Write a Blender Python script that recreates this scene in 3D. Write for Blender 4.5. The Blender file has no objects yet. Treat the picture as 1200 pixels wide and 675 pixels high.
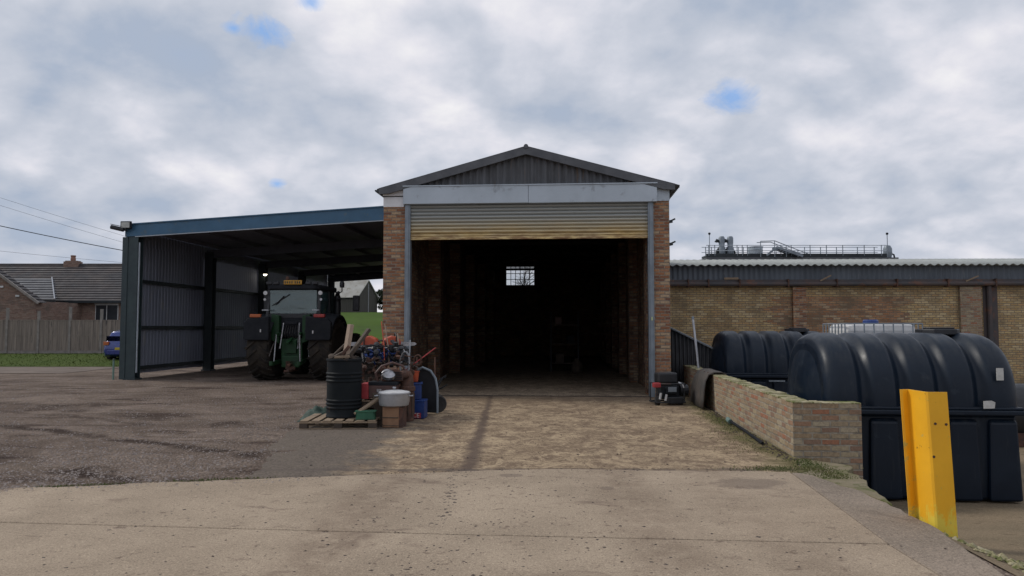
import bpy, math, random
from mathutils import Vector, Matrix, noise as mn
random.seed(7)
R = math.radians
C = bpy.context.scene.collection
sc = bpy.context.scene

# ------------------------------------------------------------------ camera
cam = bpy.data.cameras.new('camera'); co = bpy.data.objects.new('camera', cam); C.objects.link(co)
cam.sensor_width = 36; cam.lens = 26.01; cam.clip_end = 3000; cam.clip_start = 0.05
co.location = (0, 0, 1.6); co.rotation_euler = (R(90 + 3.1), 0, 0)
sc.camera = co

# ------------------------------------------------------------------ world, sun, exposure
SUN_EL, SUN_AZ = 42, -72            # azimuth measured from +Y (ahead of the camera) towards +X
w = bpy.data.worlds.new('World'); sc.world = w; w.use_nodes = True
def N(nt, typ, **kw):
    n = nt.nodes.new(typ)
    for k, v in kw.items():
        if k in n.inputs.keys() and not hasattr(n, k): n.inputs[k].default_value = v
        elif hasattr(n, k): setattr(n, k, v)
        else: n.inputs[k].default_value = v
    return n
def math_(nt, op, a, b=None, c=None, clamp=False):
    n = nt.nodes.new('ShaderNodeMath'); n.operation = op; n.use_clamp = clamp
    for i, v in enumerate((a, b, c)):
        if v is None: continue
        if isinstance(v, (int, float)): n.inputs[i].default_value = v
        else: nt.links.new(v, n.inputs[i])
    return n.outputs[0]
def mixc(nt, f, a, b, blend='MIX'):
    n = nt.nodes.new('ShaderNodeMix'); n.data_type = 'RGBA'; n.blend_type = blend; n.clamp_factor = True
    for s, v in ((n.inputs['Factor'], f), (n.inputs['A'], a), (n.inputs['B'], b)):
        pass
    def put(sock, v):
        if isinstance(v, (int, float)): sock.default_value = v
        elif isinstance(v, (tuple, list)): sock.default_value = (*v[:3], 1)
        else: nt.links.new(v, sock)
    put(n.inputs[0], f); put(n.inputs[6], a); put(n.inputs[7], b)
    return n.outputs[2]
def ramp(nt, fac, stops, interp='LINEAR'):
    n = nt.nodes.new('ShaderNodeValToRGB'); n.color_ramp.interpolation = interp
    e = n.color_ramp.elements
    while len(e) < len(stops): e.new(0.5)
    for i, (p, c) in enumerate(stops):
        e[i].position = p
        e[i].color = (c, c, c, 1) if isinstance(c, (int, float)) else (*c, 1)
    nt.links.new(fac, n.inputs[0])
    return n.outputs[0]
def noise_(nt, vec, scale, detail=4, rough=0.55, dist=0.0):
    n = nt.nodes.new('ShaderNodeTexNoise')
    n.inputs['Scale'].default_value = scale; n.inputs['Detail'].default_value = detail
    n.inputs['Roughness'].default_value = rough; n.inputs['Distortion'].default_value = dist
    if vec is not None: nt.links.new(vec, n.inputs['Vector'])
    return n.outputs['Fac']
def mapping(nt, vec, scale=(1, 1, 1), loc=(0, 0, 0), rot=(0, 0, 0)):
    n = nt.nodes.new('ShaderNodeMapping')
    n.inputs['Scale'].default_value = scale; n.inputs['Location'].default_value = loc; n.inputs['Rotation'].default_value = rot
    nt.links.new(vec, n.inputs['Vector']); return n.outputs[0]

nt = w.node_tree; nt.nodes.clear()
out = nt.nodes.new('ShaderNodeOutputWorld'); bg = nt.nodes.new('ShaderNodeBackground')
nt.links.new(bg.outputs[0], out.inputs[0])
STR = 0.1; bg.inputs[1].default_value = STR
sky = nt.nodes.new('ShaderNodeTexSky'); sky.sky_type = 'NISHITA'; sky.sun_disc = False
sky.sun_elevation = R(SUN_EL); sky.sun_rotation = R(SUN_AZ); sky.air_density = 1.0; sky.dust_density = 0.6
tc = nt.nodes.new('ShaderNodeTexCoord')
sep = nt.nodes.new('ShaderNodeSeparateXYZ'); nt.links.new(tc.outputs['Generated'], sep.inputs[0])
zz = math_(nt, 'ADD', math_(nt, 'MAXIMUM', sep.outputs[2], 0.0), 0.42)
cmb = nt.nodes.new('ShaderNodeCombineXYZ')
nt.links.new(math_(nt, 'DIVIDE', sep.outputs[0], zz), cmb.inputs[0])
nt.links.new(math_(nt, 'DIVIDE', sep.outputs[1], zz), cmb.inputs[1])
P = mapping(nt, cmb.outputs[0], loc=(3.3, 1.7, 0))
n1 = noise_(nt, P, 2.4, 9, 0.53, 0.12)
n2 = noise_(nt, P, 1.1, 4, 0.5, 0.1)
n3 = noise_(nt, mapping(nt, cmb.outputs[0], loc=(9.1, 4.4, 2)), 5.5, 6, 0.6, 0.4)
n1b = noise_(nt, mapping(nt, cmb.outputs[0], loc=(3.3 + .02, 1.7 - .07, 0)), 2.4, 9, 0.53, 0.12)      # same field a step towards the horizon: billow relief
n4 = noise_(nt, mapping(nt, cmb.outputs[0], loc=(2, 6, 0)), 4.2, 7, 0.55, 0.15)
n4b = noise_(nt, mapping(nt, cmb.outputs[0], loc=(2 + .01, 6 - .04, 0)), 4.2, 7, 0.55, 0.15)
rel = math_(nt, 'ADD', math_(nt, 'MULTIPLY', math_(nt, 'SUBTRACT', n1, n1b), 0.34), math_(nt, 'MULTIPLY', math_(nt, 'SUBTRACT', n4, n4b), 0.12))
v = math_(nt, 'ADD', math_(nt, 'ADD', math_(nt, 'MULTIPLY', n1, 0.50), rel), math_(nt, 'ADD', math_(nt, 'MULTIPLY', n2, 0.35), math_(nt, 'MULTIPLY', n3, 0.15)))
vb = nt.nodes.new('ShaderNodeTexVoronoi'); vb.feature = 'F1'; vb.inputs['Scale'].default_value = 3.4; vb.inputs['Detail'].default_value = 2.5; vb.inputs['Roughness'].default_value = .62
wn_ = nt.nodes.new('ShaderNodeTexNoise'); wn_.inputs['Scale'].default_value = 3.0; wn_.inputs['Detail'].default_value = 5; nt.links.new(P, wn_.inputs['Vector'])
wm_ = nt.nodes.new('ShaderNodeVectorMath'); wm_.operation = 'MULTIPLY_ADD'; nt.links.new(wn_.outputs['Color'], wm_.inputs[0]); wm_.inputs[1].default_value = (.35, .35, .35); nt.links.new(P, wm_.inputs[2])
nt.links.new(wm_.outputs[0], vb.inputs['Vector'])
v = math_(nt, 'ADD', v, math_(nt, 'MULTIPLY', math_(nt, 'SUBTRACT', 0.70, vb.outputs['Distance']), 0.13))
K = 1 / STR
def kc(r, g, b): return (r * K, g * K, b * K)
cl = ramp(nt, v, [(0.32, (.33, .375, .455)), (0.44, (.45, .478, .545)), (0.495, (.53, .545, .605)), (0.54, (.60, .60, .65)), (0.60, (.69, .683, .705)), (0.68, (.76, .755, .765))])
cl2 = nt.nodes.new('ShaderNodeVectorMath'); cl2.operation = 'SCALE'; nt.links.new(cl, cl2.inputs[0]); cl2.inputs[3].default_value = K
th = math.atan(47 / 867)
def pdir(px, py):
    a = px - 600; b = -(py - 337.5)
    return Vector((a, 867 * math.cos(th) - b * math.sin(th), 867 * math.sin(th) + b * math.cos(th))).normalized()
hole = None
hn = noise_(nt, mapping(nt, cmb.outputs[0], loc=(1, 8, 0)), 9, 7, 0.68, 0.6)
for px, py, r in ((303, 38, 0.95), (857, 112, 0.9), (364, 3, 0.5), (274, 33, 0.4), (325, 216, 0.35), (-900, 60, 6)):
    d = pdir(px, py)
    vd = nt.nodes.new('ShaderNodeVectorMath'); vd.operation = 'SUBTRACT'
    nt.links.new(tc.outputs['Generated'], vd.inputs[0]); vd.inputs[1].default_value = d
    vs = nt.nodes.new('ShaderNodeVectorMath'); vs.operation = 'MULTIPLY'; nt.links.new(vd.outputs[0], vs.inputs[0]); vs.inputs[1].default_value = (1, 1, 1.7)
    vl = nt.nodes.new('ShaderNodeVectorMath'); vl.operation = 'LENGTH'; nt.links.new(vs.outputs[0], vl.inputs[0])
    q = math_(nt, 'SUBTRACT', 1.0, math_(nt, 'DIVIDE', vl.outputs['Value'], R(r) * 2.2))
    hole = q if hole is None else math_(nt, 'MAXIMUM', hole, q)
hm = math_(nt, 'ADD', math_(nt, 'MAXIMUM', hole, -1.0), math_(nt, 'MULTIPLY', math_(nt, 'SUBTRACT', hn, 0.52), 2.6))
hm = math_(nt, 'MULTIPLY', math_(nt, 'SUBTRACT', hm, -0.05), 1.1, clamp=True)
gen = math_(nt, 'MULTIPLY', math_(nt, 'SUBTRACT', 0.40, v), 5.0, clamp=True)     # thin places let a little blue through
hm = math_(nt, 'MAXIMUM', math_(nt, 'MULTIPLY', hm, 0.7), math_(nt, 'MULTIPLY', gen, 0.12))
skc = nt.nodes.new('ShaderNodeVectorMath'); skc.operation = 'SCALE'; nt.links.new(sky.outputs[0], skc.inputs[0]); skc.inputs[3].default_value = 0.8; skb = mixc(nt, 0.75, skc.outputs[0], kc(.13, .34, .74))
nt.links.new(mixc(nt, hm, cl2.outputs[0], skb), bg.inputs[0])

sl = bpy.data.lights.new('sun', 'SUN'); so = bpy.data.objects.new('sun', sl); C.objects.link(so)
sl.energy = 1.35; sl.angle = R(12); sl.color = (1, .95, .87)
sd = Vector((math.sin(R(SUN_AZ)) * math.cos(R(SUN_EL)), math.cos(R(SUN_AZ)) * math.cos(R(SUN_EL)), math.sin(R(SUN_EL))))
so.rotation_euler = sd.to_track_quat('Z', 'Y').to_euler()
sc.view_settings.view_transform = 'Standard'; sc.view_settings.look = 'None'
sc.view_settings.exposure = 0.34; sc.view_settings.gamma = 1.0
sc.render.engine = 'CYCLES'; sc.cycles.max_bounces = 6; sc.cycles.diffuse_bounces = 4; sc.cycles.transparent_max_bounces = 8

# ------------------------------------------------------------------ mesh helpers
class MB:
    def __init__(s): s.v = []; s.f = []
    def add(s, vs, fs):
        o = len(s.v); s.v += [tuple(v) for v in vs]; s.f += [tuple(i + o for i in f) for f in fs]; return s
    def box(s, c, d, rot=None):
        x, y, z = d[0] / 2, d[1] / 2, d[2] / 2; c = Vector(c)
        vs = [Vector(p) for p in ((-x, -y, -z), (x, -y, -z), (x, y, -z), (-x, y, -z), (-x, -y, z), (x, -y, z), (x, y, z), (-x, y, z))]
        if rot is not None:
            m = rot if isinstance(rot, Matrix) else Matrix.Rotation(rot, 3, 'Z'); vs = [m @ p for p in vs]
        return s.add([c + p for p in vs], [(0, 3, 2, 1), (4, 5, 6, 7), (0, 1, 5, 4), (1, 2, 6, 5), (2, 3, 7, 6), (3, 0, 4, 7)])
    def b2(s, a, b):   # box by two corners
        return s.box([(a[i] + b[i]) / 2 for i in range(3)], [abs(b[i] - a[i]) for i in range(3)])
    def bar(s, p, q, wd, ht, up=(0, 0, 1)):     # rectangular bar from p to q
        p, q = Vector(p), Vector(q); d = (q - p); L = d.length; d.normalize(); u = Vector(up)
        if abs(d.dot(u)) > .99: u = Vector((0, 1, 0))
        sx = d.cross(u).normalized(); uz = sx.cross(d)
        m = Matrix((sx, d, uz)).transposed()
        return s.box((p + q) / 2, (wd, L, ht), m)
    def tube(s, pts, r, n=8, cap=True):
        pts = [Vector(p) for p in pts]; k = len(pts)
        rs = r if isinstance(r, (list, tuple)) else [r] * k
        vs = []; fs = []; prev = None
        for i, p in enumerate(pts):
            d = (pts[min(i + 1, k - 1)] - pts[max(i - 1, 0)])
            if d.length < 1e-9: d = Vector((0, 0, 1))
            d.normalize()
            if prev is None:
                a = Vector((0, 0, 1)) if abs(d.z) < .9 else Vector((1, 0, 0))
                prev = d.cross(a).normalized()
            a = (prev - d * prev.dot(d)).normalized(); prev = a; b = d.cross(a)
            for j in range(n):
                t = 2 * math.pi * j / n; vs.append(p + (a * math.cos(t) + b * math.sin(t)) * rs[i])
        for i in range(k - 1):
            for j in range(n):
                fs.append((i * n + j, i * n + (j + 1) % n, (i + 1) * n + (j + 1) % n, (i + 1) * n + j))
        if cap: fs += [tuple(reversed(range(n))), tuple(range((k - 1) * n, k * n))]
        return s.add(vs, fs)
    def lathe(s, prof, n=24, c=(0, 0, 0), axis='Z', M=None):    # prof: (r, h)
        vs = []; fs = []; c = Vector(c)
        for r, h in prof:
            for j in range(n):
                t = 2 * math.pi * j / n; x, y = r * math.cos(t), r * math.sin(t)
                p = Vector((x, y, h)) if axis == 'Z' else (Vector((h, x, y)) if axis == 'X' else Vector((y, h, x)))
                if M is not None: p = M @ p
                vs.append(c + p)
        for i in range(len(prof) - 1):
            for j in range(n):
                fs.append((i * n + j, i * n + (j + 1) % n, (i + 1) * n + (j + 1) % n, (i + 1) * n + j))
        if prof[0][0] > 1e-6: fs.append(tuple(reversed(range(n))))
        if prof[-1][0] > 1e-6: fs.append(tuple(range((len(prof) - 1) * n, len(prof) * n)))
        return s.add(vs, fs)
    def prism(s, poly, a, b, axis='Z'):          # poly extruded between a and b along axis
        n = len(poly)
        def P3(p, h): return (p[0], p[1], h) if axis == 'Z' else ((p[0], h, p[1]) if axis == 'Y' else (h, p[0], p[1]))
        vs = [P3(p, a) for p in poly] + [P3(p, b) for p in poly]
        fs = [tuple(reversed(range(n))), tuple(range(n, 2 * n))] + [(i, (i + 1) % n, n + (i + 1) % n, n + i) for i in range(n)]
        return s.add(vs, fs)
    def corr(s, o, U, L, V, H, pitch=.15, amp=.02, n=6, trap=False, Nn=None, base=None):
        """corrugated sheet: runs L along U, extruded along V by H (number or function of run)"""
        o, U, V = Vector(o), Vector(U).normalized(), Vector(V).normalized()
        Nv = Vector(Nn).normalized() if Nn else U.cross(V)
        pts = []
        if trap:
            k = int(L / pitch) + 1
            for i in range(k):
                for q, h in ((0, 0), (.42, 0), (.52, 1), (.9, 1)): 
                    x = (i + q) * pitch
                    if x <= L: pts.append((x, h * amp))
            pts.append((L, 0))
        else:
            k = max(2, int(L / pitch * n))
            for i in range(k + 1):
                x = L * i / k; pts.append((x, amp * (.5 + .5 * math.cos(2 * math.pi * x / pitch))))
        vs = []
        for x, h in pts:
            z0 = base(x) if base else 0
            z1 = H(x) if callable(H) else H
            vs += [o + U * x + Nv * h + V * z0, o + U * x + Nv * h + V * z1]
        fs = [(2 * i, 2 * i + 2, 2 * i + 3, 2 * i + 1) for i in range(len(pts) - 1)]
        return s.add(vs, fs)
    def build(s, name, m, parent=None, bevel=0, smooth=False, solid=0, loc=None):
        me = bpy.data.meshes.new(name); me.from_pydata(s.v, [], s.f); me.update()
        uv = me.uv_layers.new(name='UVMap').data
        for p in me.polygons:
            n = p.normal; ax, ay, az = abs(n.x), abs(n.y), abs(n.z)
            for li in p.loop_indices:
                c = me.vertices[me.loops[li].vertex_index].co
                uv[li].uv = (c.x, c.y) if (az >= ax and az >= ay) else ((c.y, c.z) if ax > ay else (c.x, c.z))
        if smooth:
            me.polygons.foreach_set('use_smooth', [True] * len(me.polygons))
            if smooth != 'all':
                try: me.set_sharp_from_angle(angle=R(38))
                except Exception: pass
        me.materials.append(m)
        o = bpy.data.objects.new(name, me); C.objects.link(o)
        if parent: o.parent = parent
        if loc: o.location = loc
        if solid:
            md = o.modifiers.new('solid', 'SOLIDIFY'); md.thickness = solid; md.offset = 0
        if bevel:
            md = o.modifiers.new('bevel', 'BEVEL'); md.width = bevel; md.segments = 2; md.limit_method = 'ANGLE'; md.angle_limit = R(40)
        return o
def thing(name, label, cat, loc=(0, 0, 0), rz=0, group=None):
    o = bpy.data.objects.new(name, None); C.objects.link(o); o.empty_display_size = .2
    o.location = loc; o.rotation_euler = (0, 0, rz); o['label'] = label; o['category'] = cat
    if group: o['group'] = group
    return o
def tag(o, label, cat, group=None):
    o['label'] = label; o['category'] = cat
    if group: o['group'] = group
    return o
def struct(o, label=None, cat=None):
    o['kind'] = 'structure'
    if label: o['label'] = label
    if cat: o['category'] = cat
    return o
def stuff(o, label, cat):
    o['kind'] = 'stuff'; o['label'] = label; o['category'] = cat; return o
def copy_tree(o, parent=None):
    c = o.copy(); C.objects.link(c)
    if parent: c.parent = parent
    for ch in [x for x in list(bpy.data.objects) if x.parent == o]: copy_tree(ch, c)
    return c
def sm(t, a, b):
    t = min(1, max(0, (t - a) / (b - a))); return t * t * (3 - 2 * t)

# ------------------------------------------------------------------ materials
def base(name):
    m = bpy.data.materials.new(name); m.use_nodes = True; t = m.node_tree
    return m, t, t.nodes['Principled BSDF']
def pm(name, c1, c2=None, scale=4, rough=.6, metal=0, bump=0, bscale=None, stretch=(1, 1, 1), spots=None, spot_scale=9, spot_amt=.55, spec=None, coord='Object', lo=.35, hi=.65, coat=0):
    m, t, b = base(name)
    tcn = t.nodes.new('ShaderNodeTexCoord'); vec = mapping(t, tcn.outputs[coord], scale=stretch)
    c2 = c2 or tuple(x * .72 for x in c1)
    f = ramp(t, noise_(t, vec, scale, 6, .6), [(lo, 0.0), (hi, 1.0)])
    col = mixc(t, f, c1, c2)
    if spots:
        g = ramp(t, noise_(t, vec, spot_scale, 5, .65, .3), [(spot_amt, 0.0), (spot_amt + .07, 1.0)])
        col = mixc(t, g, col, spots)
    t.links.new(col, b.inputs['Base Color'])
    b.inputs['Metallic'].default_value = metal
    rr = ramp(t, noise_(t, vec, scale * 2.3, 4, .6), [(.3, max(0, rough - .1)), (.7, min(1, rough + .12))])
    t.links.new(rr, b.inputs['Roughness'])
    if spec is not None: b.inputs['Specular IOR Level'].default_value = spec
    if coat: b.inputs['Coat Weight'].default_value = coat
    if bump:
        bn = t.nodes.new('ShaderNodeBump'); bn.inputs['Strength'].default_value = bump; bn.inputs['Distance'].default_value = .02
        t.links.new(noise_(t, vec, bscale or scale * 4, 6, .65), bn.inputs['Height']); t.links.new(bn.outputs[0], b.inputs['Normal'])
    return m
def brick(name, pal, mortar=(.30, .27, .23), bw=.225, rh=.075, ms=.011, stain=(.10, .09, .08), stain_amt=.56, green=None, vary=None):
    m, t, b = base(name)
    tcn = t.nodes.new('ShaderNodeTexCoord'); uv = tcn.outputs['UV']
    wob = t.nodes.new('ShaderNodeTexNoise'); wob.inputs['Scale'].default_value = 5; t.links.new(uv, wob.inputs['Vector'])
    vm = t.nodes.new('ShaderNodeVectorMath'); vm.operation = 'MULTIPLY_ADD'
    t.links.new(wob.outputs['Color'], vm.inputs[0]); vm.inputs[1].default_value = (.014, .014, 0); t.links.new(uv, vm.inputs[2])
    bt = t.nodes.new('ShaderNodeTexBrick'); t.links.new(vm.outputs[0], bt.inputs['Vector'])
    bt.inputs['Scale'].default_value = 1; bt.inputs['Brick Width'].default_value = bw; bt.inputs['Row Height'].default_value = rh
    bt.inputs['Mortar Size'].default_value = ms; bt.inputs['Mortar Smooth'].default_value = .3; bt.inputs['Bias'].default_value = 0
    bt.inputs['Color1'].default_value = (0, 0, 0, 1); bt.inputs['Color2'].default_value = (1, 1, 1, 1); bt.inputs['Mortar'].default_value = (.5, .5, .5, 1)
    n = len(pal); pos = [i / n for i in range(n)]
    bc = ramp(t, bt.outputs['Color'], [(pos[i], pal[i]) for i in range(n)], 'CONSTANT')
    if vary:      # areas rebuilt in other bricks
        bc2 = ramp(t, bt.outputs['Color'], [(i / len(vary[0]), c) for i, c in enumerate(vary[0])], 'CONSTANT')
        su = t.nodes.new('ShaderNodeSeparateXYZ'); t.links.new(uv, su.inputs[0])
        def band(a, b_, top=9):
            q = math_(t, 'MULTIPLY', math_(t, 'GREATER_THAN', su.outputs[0], a), math_(t, 'LESS_THAN', su.outputs[0], b_))
            return math_(t, 'MULTIPLY', q, math_(t, 'LESS_THAN', su.outputs[1], top))
        wv = math_(t, 'MULTIPLY', math_(t, 'SNAP', noise_(t, mapping(t, uv, scale=(.01, 1, 1)), 3.5, 2, .5), .05), 3.0)
        sx_ = math_(t, 'ADD', su.outputs[0], wv)
        su = type('S', (), {'outputs': [sx_, su.outputs[1]]})
        g = math_(t, 'MAXIMUM', band(5.6, 10.0, 2.62), band(0, 1.5)); g = math_(t, 'MULTIPLY', g, .85)
        bc = mixc(t, g, bc, bc2)
    f = noise_(t, uv, 26, 5, .7)
    bc = mixc(t, ramp(t, f, [(.35, 0.0), (.7, .55)]), bc, (.09, .065, .05))
    mo = mixc(t, ramp(t, noise_(t, uv, 11, 4, .6), [(.4, 0.0), (.65, 1.0)]), mortar, tuple(x * .55 for x in mortar))
    col = mixc(t, bt.outputs['Fac'], bc, mo)
    g = ramp(t, noise_(t, uv, 1.3, 7, .65, .3), [(stain_amt - .08, 0.0), (stain_amt + .12, .75)])
    col = mixc(t, g, col, stain)
    if green:
        g = ramp(t, noise_(t, uv, 2.2, 7, .7, .3), [(.52, 0.0), (.66, .6)]); col = mixc(t, g, col, green)
    t.links.new(col, b.inputs['Base Color']); b.inputs['Roughness'].default_value = .9; b.inputs['Specular IOR Level'].default_value = .25
    hh = math_(t, 'ADD', math_(t, 'MULTIPLY', bt.outputs['Fac'], -1.0), math_(t, 'MULTIPLY', f, .6))
    bn = t.nodes.new('ShaderNodeBump'); bn.inputs['Strength'].default_value = .7; bn.inputs['Distance'].default_value = .012
    t.links.new(hh, bn.inputs['Height']); t.links.new(bn.outputs[0], b.inputs['Normal'])
    return m

RED = [(.38, .165, .08), (.45, .215, .105), (.30, .13, .07), (.48, .29, .16), (.39, .195, .11), (.50, .36, .23), (.21, .10, .068)]
YEL = [(.54, .385, .18), (.62, .465, .235), (.46, .32, .155), (.56, .37, .175), (.50, .375, .20), (.65, .51, .29)]
MIX = [(.38, .29, .185), (.34, .25, .155), (.42, .34, .22), (.33, .24, .155), (.35, .21, .135), (.37, .29, .19), (.28, .18, .125), (.43, .36, .25), (.37, .17, .10), (.36, .27, .175)]
m_brick = brick('red_brick', RED, (.29, .235, .18), stain_amt=.62, ms=.013)
m_brick_in = brick('shaded_interior_brick', [tuple(x * .58 for x in c) for c in RED], (.14, .12, .10), stain_amt=.52, stain=(.03, .027, .025))  # red brick palette darkened to paint in the gloom inside the shed
m_yard = brick('yard_wall_brick', MIX, (.33, .29, .23), stain_amt=.60, stain=(.15, .13, .10))
m_yardtop = pm('mossy_mortar', (.42, .37, .25), (.20, .185, .08), 7, .95, bump=.8, bscale=30, spots=(.12, .13, .04), spot_scale=5, spot_amt=.5)
m_fact = brick('stock_brick', YEL, (.25, .21, .16), stain_amt=.55, stain=(.16, .125, .085), vary=(RED, (.35, .9, 1), .9, .56))
m_render = pm('white_render', (.78, .78, .79), (.66, .66, .67), 3, .8, bump=.2)
m_galv = pm('galvanised_steel', (.46, .515, .57), (.39, .44, .485), 1.2, .5, .2, spots=(.30, .33, .36), spot_scale=3, spot_amt=.6)
m_guide = pm('guide_steel', (.24, .275, .31), (.17, .20, .23), 3, .5, .3)
m_clad = pm('weathered_cladding', (.115, .12, .13), (.065, .066, .07), 2.6, .8, stretch=(1.6, 1, .22), spots=(.14, .10, .07), spot_scale=3.0, spot_amt=.60, bump=.15)
m_verge = pm('fibre_cement', (.125, .13, .14), (.085, .09, .10), 3, .85, bump=.3)
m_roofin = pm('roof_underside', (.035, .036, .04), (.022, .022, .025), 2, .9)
m_steel_dark = pm('dark_painted_steel', (.020, .028, .032), (.013, .018, .022), 3, .55, .1)
m_post = pm('green_grey_steel', (.032, .052, .055), (.022, .036, .042), 3, .5, .1, spots=(.05, .045, .04), spot_scale=9, spot_amt=.64)
m_blue = pm('blue_fascia', (.045, .125, .215), (.035, .10, .17), 1.5, .45, .1, spots=(.07, .12, .16), spot_scale=4, spot_amt=.6)
m_sheet = pm('grey_wall_sheet', (.29, .31, .385), (.24, .26, .325), .8, .55, .15, stretch=(1, 1, .4), spots=(.30, .30, .32), spot_scale=1.5, spot_amt=.62)
m_lining = pm('roof_lining_sheet', (.24, .25, .31), (.19, .20, .25), 1.2, .7)
m_rafter = pm('grey_rafter', (.085, .09, .11), (.065, .07, .085), 2, .7)
def translucent(name, c, f):
    m, t, b = base(name); b.inputs['Base Color'].default_value = (*c, 1); b.inputs['Roughness'].default_value = .6
    tr = t.nodes.new('ShaderNodeBsdfTranslucent'); tr.inputs[0].default_value = (*c, 1)
    mx = t.nodes.new('ShaderNodeMixShader'); mx.inputs[0].default_value = f
    t.links.new(b.outputs[0], mx.inputs[1]); t.links.new(tr.outputs[0], mx.inputs[2]); t.links.new(mx.outputs[0], t.nodes['Material Output'].inputs[0]); return m
m_trans = translucent('translucent_sheet', (.30, .32, .40), .04)  # slight translucence added to brighten the upper wall sheets
m_facroof = pm('pale_roof_sheet', (.36, .38, .36), (.27, .285, .275), 1.5, .8, spots=(.2, .2, .18), spot_scale=5, spot_amt=.6)
m_faccl = pm('blue_grey_cladding', (.115, .135, .16), (.085, .10, .12), 1.2, .6, .1, stretch=(1, 1, .3), spots=(.16, .175, .19), spot_scale=3, spot_amt=.6)
m_gut = pm('rusty_gutter', (.05, .05, .055), (.085, .06, .055), 1.6, .7, spots=(.13, .065, .045), spot_scale=2.2, spot_amt=.57)
m_plastic = pm('tank_plastic', (.003, .0085, .0185), (.0045, .0115, .0235), 1.5, .42, 0, bump=.06, bscale=3, spec=.28, spots=(.014, .022, .034), spot_scale=3.5, spot_amt=.62)
def dusty(m):
    t = m.node_tree; b = t.nodes['Principled BSDF']; old = b.inputs['Base Color'].links[0].from_socket
    g = t.nodes.new('ShaderNodeNewGeometry'); s_ = t.nodes.new('ShaderNodeSeparateXYZ'); t.links.new(g.outputs['True Normal'], s_.inputs[0])
    tcn = t.nodes.new('ShaderNodeTexCoord')
    f = math_(t, 'MULTIPLY', ramp(t, s_.outputs[2], [(.35, 0.0), (1.0, .5)]), ramp(t, noise_(t, mapping(t, tcn.outputs['Object'], scale=(1.5, .5, .5)), 6, 7, .7), [(.42, 0.0), (.68, 1.0)]))
    st = ramp(t, noise_(t, mapping(t, tcn.outputs['Object'], scale=(5, 5, .35)), 3, 6, .7), [(.58, 0.0), (.72, .28)])
    t.links.new(mixc(t, math_(t, 'MAXIMUM', f, st), old, (.06, .062, .06)), b.inputs['Base Color'])
dusty(m_plastic)
m_black = pm('black_plastic', (.012, .013, .016), (.02, .021, .025), 5, .5)
m_rubber = pm('rubber', (.018, .018, .02), (.035, .032, .03), 6, .8, bump=.3)
m_mat = pm('worn_rubber_mat', (.075, .06, .05), (.035, .033, .032), 4, .75, bump=.3)
m_tyre = pm('muddy_tyre', (.022, .021, .021), (.05, .042, .034), 5, .9, bump=.3, spec=.15)
m_green = pm('tractor_green', (.010, .05, .016), (.01, .032, .014), 5, .5, 0, spec=.3)
m_dgrey = pm('charcoal_plastic', (.013, .015, .019), (.02, .022, .026), 5, .7, spec=.15)
m_yelpaint = pm('yellow_paint', (.72, .36, .012), (.62, .29, .01), 2.2, .42, bump=.12, bscale=12, lo=.3, hi=.75, coat=.15)
m_yelrim = pm('rim_yellow', (.55, .42, .03), None, 4, .5)
m_amber = pm('amber_lens', (.45, .11, .02), (.35, .08, .02), 5, .3)
m_redlens = pm('red_lens', (.35, .03, .02), (.25, .02, .02), 5, .3)
m_wood = pm('weathered_wood', (.30, .22, .14), (.19, .14, .10), 5, .85, stretch=(1, 6, 6), bump=.4)
m_woodd = pm('dark_old_wood', (.085, .062, .045), (.05, .038, .03), 6, .9, bump=.4)
m_woodl = pm('pale_timber', (.36, .27, .20), (.27, .2, .15), 8, .8, stretch=(8, 8, 1), bump=.2)
m_card = pm('brown_box_wood', (.28, .16, .09), (.22, .12, .07), 6, .8, bump=.15)
m_alu = pm('dull_aluminium', (.46, .47, .49), (.34, .35, .37), 5, .38, .55, bump=.08)
m_white = pm('white_paint', (.62, .62, .62), (.45, .45, .45), 6, .5)
m_bluep = pm('blue_plastic', (.012, .045, .20), (.01, .03, .13), 5, .4)
m_orange = pm('orange_plastic', (.50, .085, .03), (.30, .05, .025), 6, .42)
m_redp = pm('red_paint', (.42, .045, .05), (.3, .03, .035), 6, .5)
m_rust = pm('rusty_metal', (.13, .065, .045), (.07, .042, .034), 9, .85, .2, bump=.5, spots=(.2, .1, .06), spot_scale=14, spot_amt=.6)
m_brown = pm('brown_leathery', (.11, .055, .045), (.07, .04, .035), 6, .6)
m_greenp = pm('faded_green_plastic', (.03, .13, .07), (.02, .09, .05), 6, .6)
m_drum = pm('drum_paint', (.008, .011, .013), (.013, .015, .017), 3, .65, .0, spec=.15, bump=.1, spots=(.045, .03, .022), spot_scale=7, spot_amt=.63)
m_chrome = pm('worn_bare_metal', (.42, .42, .44), (.25, .25, .26), 9, .3, .9)
m_fence = pm('weathered_fence_boards', (.26, .215, .18), (.15, .125, .108), 1.4, .9, stretch=(5, 5, .4), spots=(.065, .06, .058), spot_scale=2.5, spot_amt=.6, bump=.2)
m_fpost = pm('concrete_fence_post', (.27, .24, .22), (.18, .165, .15), 4, .9)
m_tile = pm('dark_roof_tile', (.036, .036, .042), (.058, .047, .046), 1.0, .8, spots=(.11, .11, .12), spot_scale=6, spot_amt=.64, bump=.3)
m_tile2 = pm('grey_roof_tile', (.10, .105, .12), (.075, .078, .088), 1.0, .7, bump=.3)
m_hbrick = brick('house_brick', [(.26, .15, .11), (.30, .18, .14), (.21, .125, .10), (.32, .22, .17), (.27, .17, .135)], (.25, .21, .18), stain_amt=.6)
m_pane = pm('dark_window_pane', (.02, .024, .03), (.03, .035, .042), 1, .12)
m_carblue = pm('blue_car_paint', (.012, .03, .19), (.01, .026, .16), 2, .25, .3, coat=1)
m_moss = pm('moss', (.06, .085, .02), (.10, .105, .035), 12, .95, bump=.6)
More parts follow.
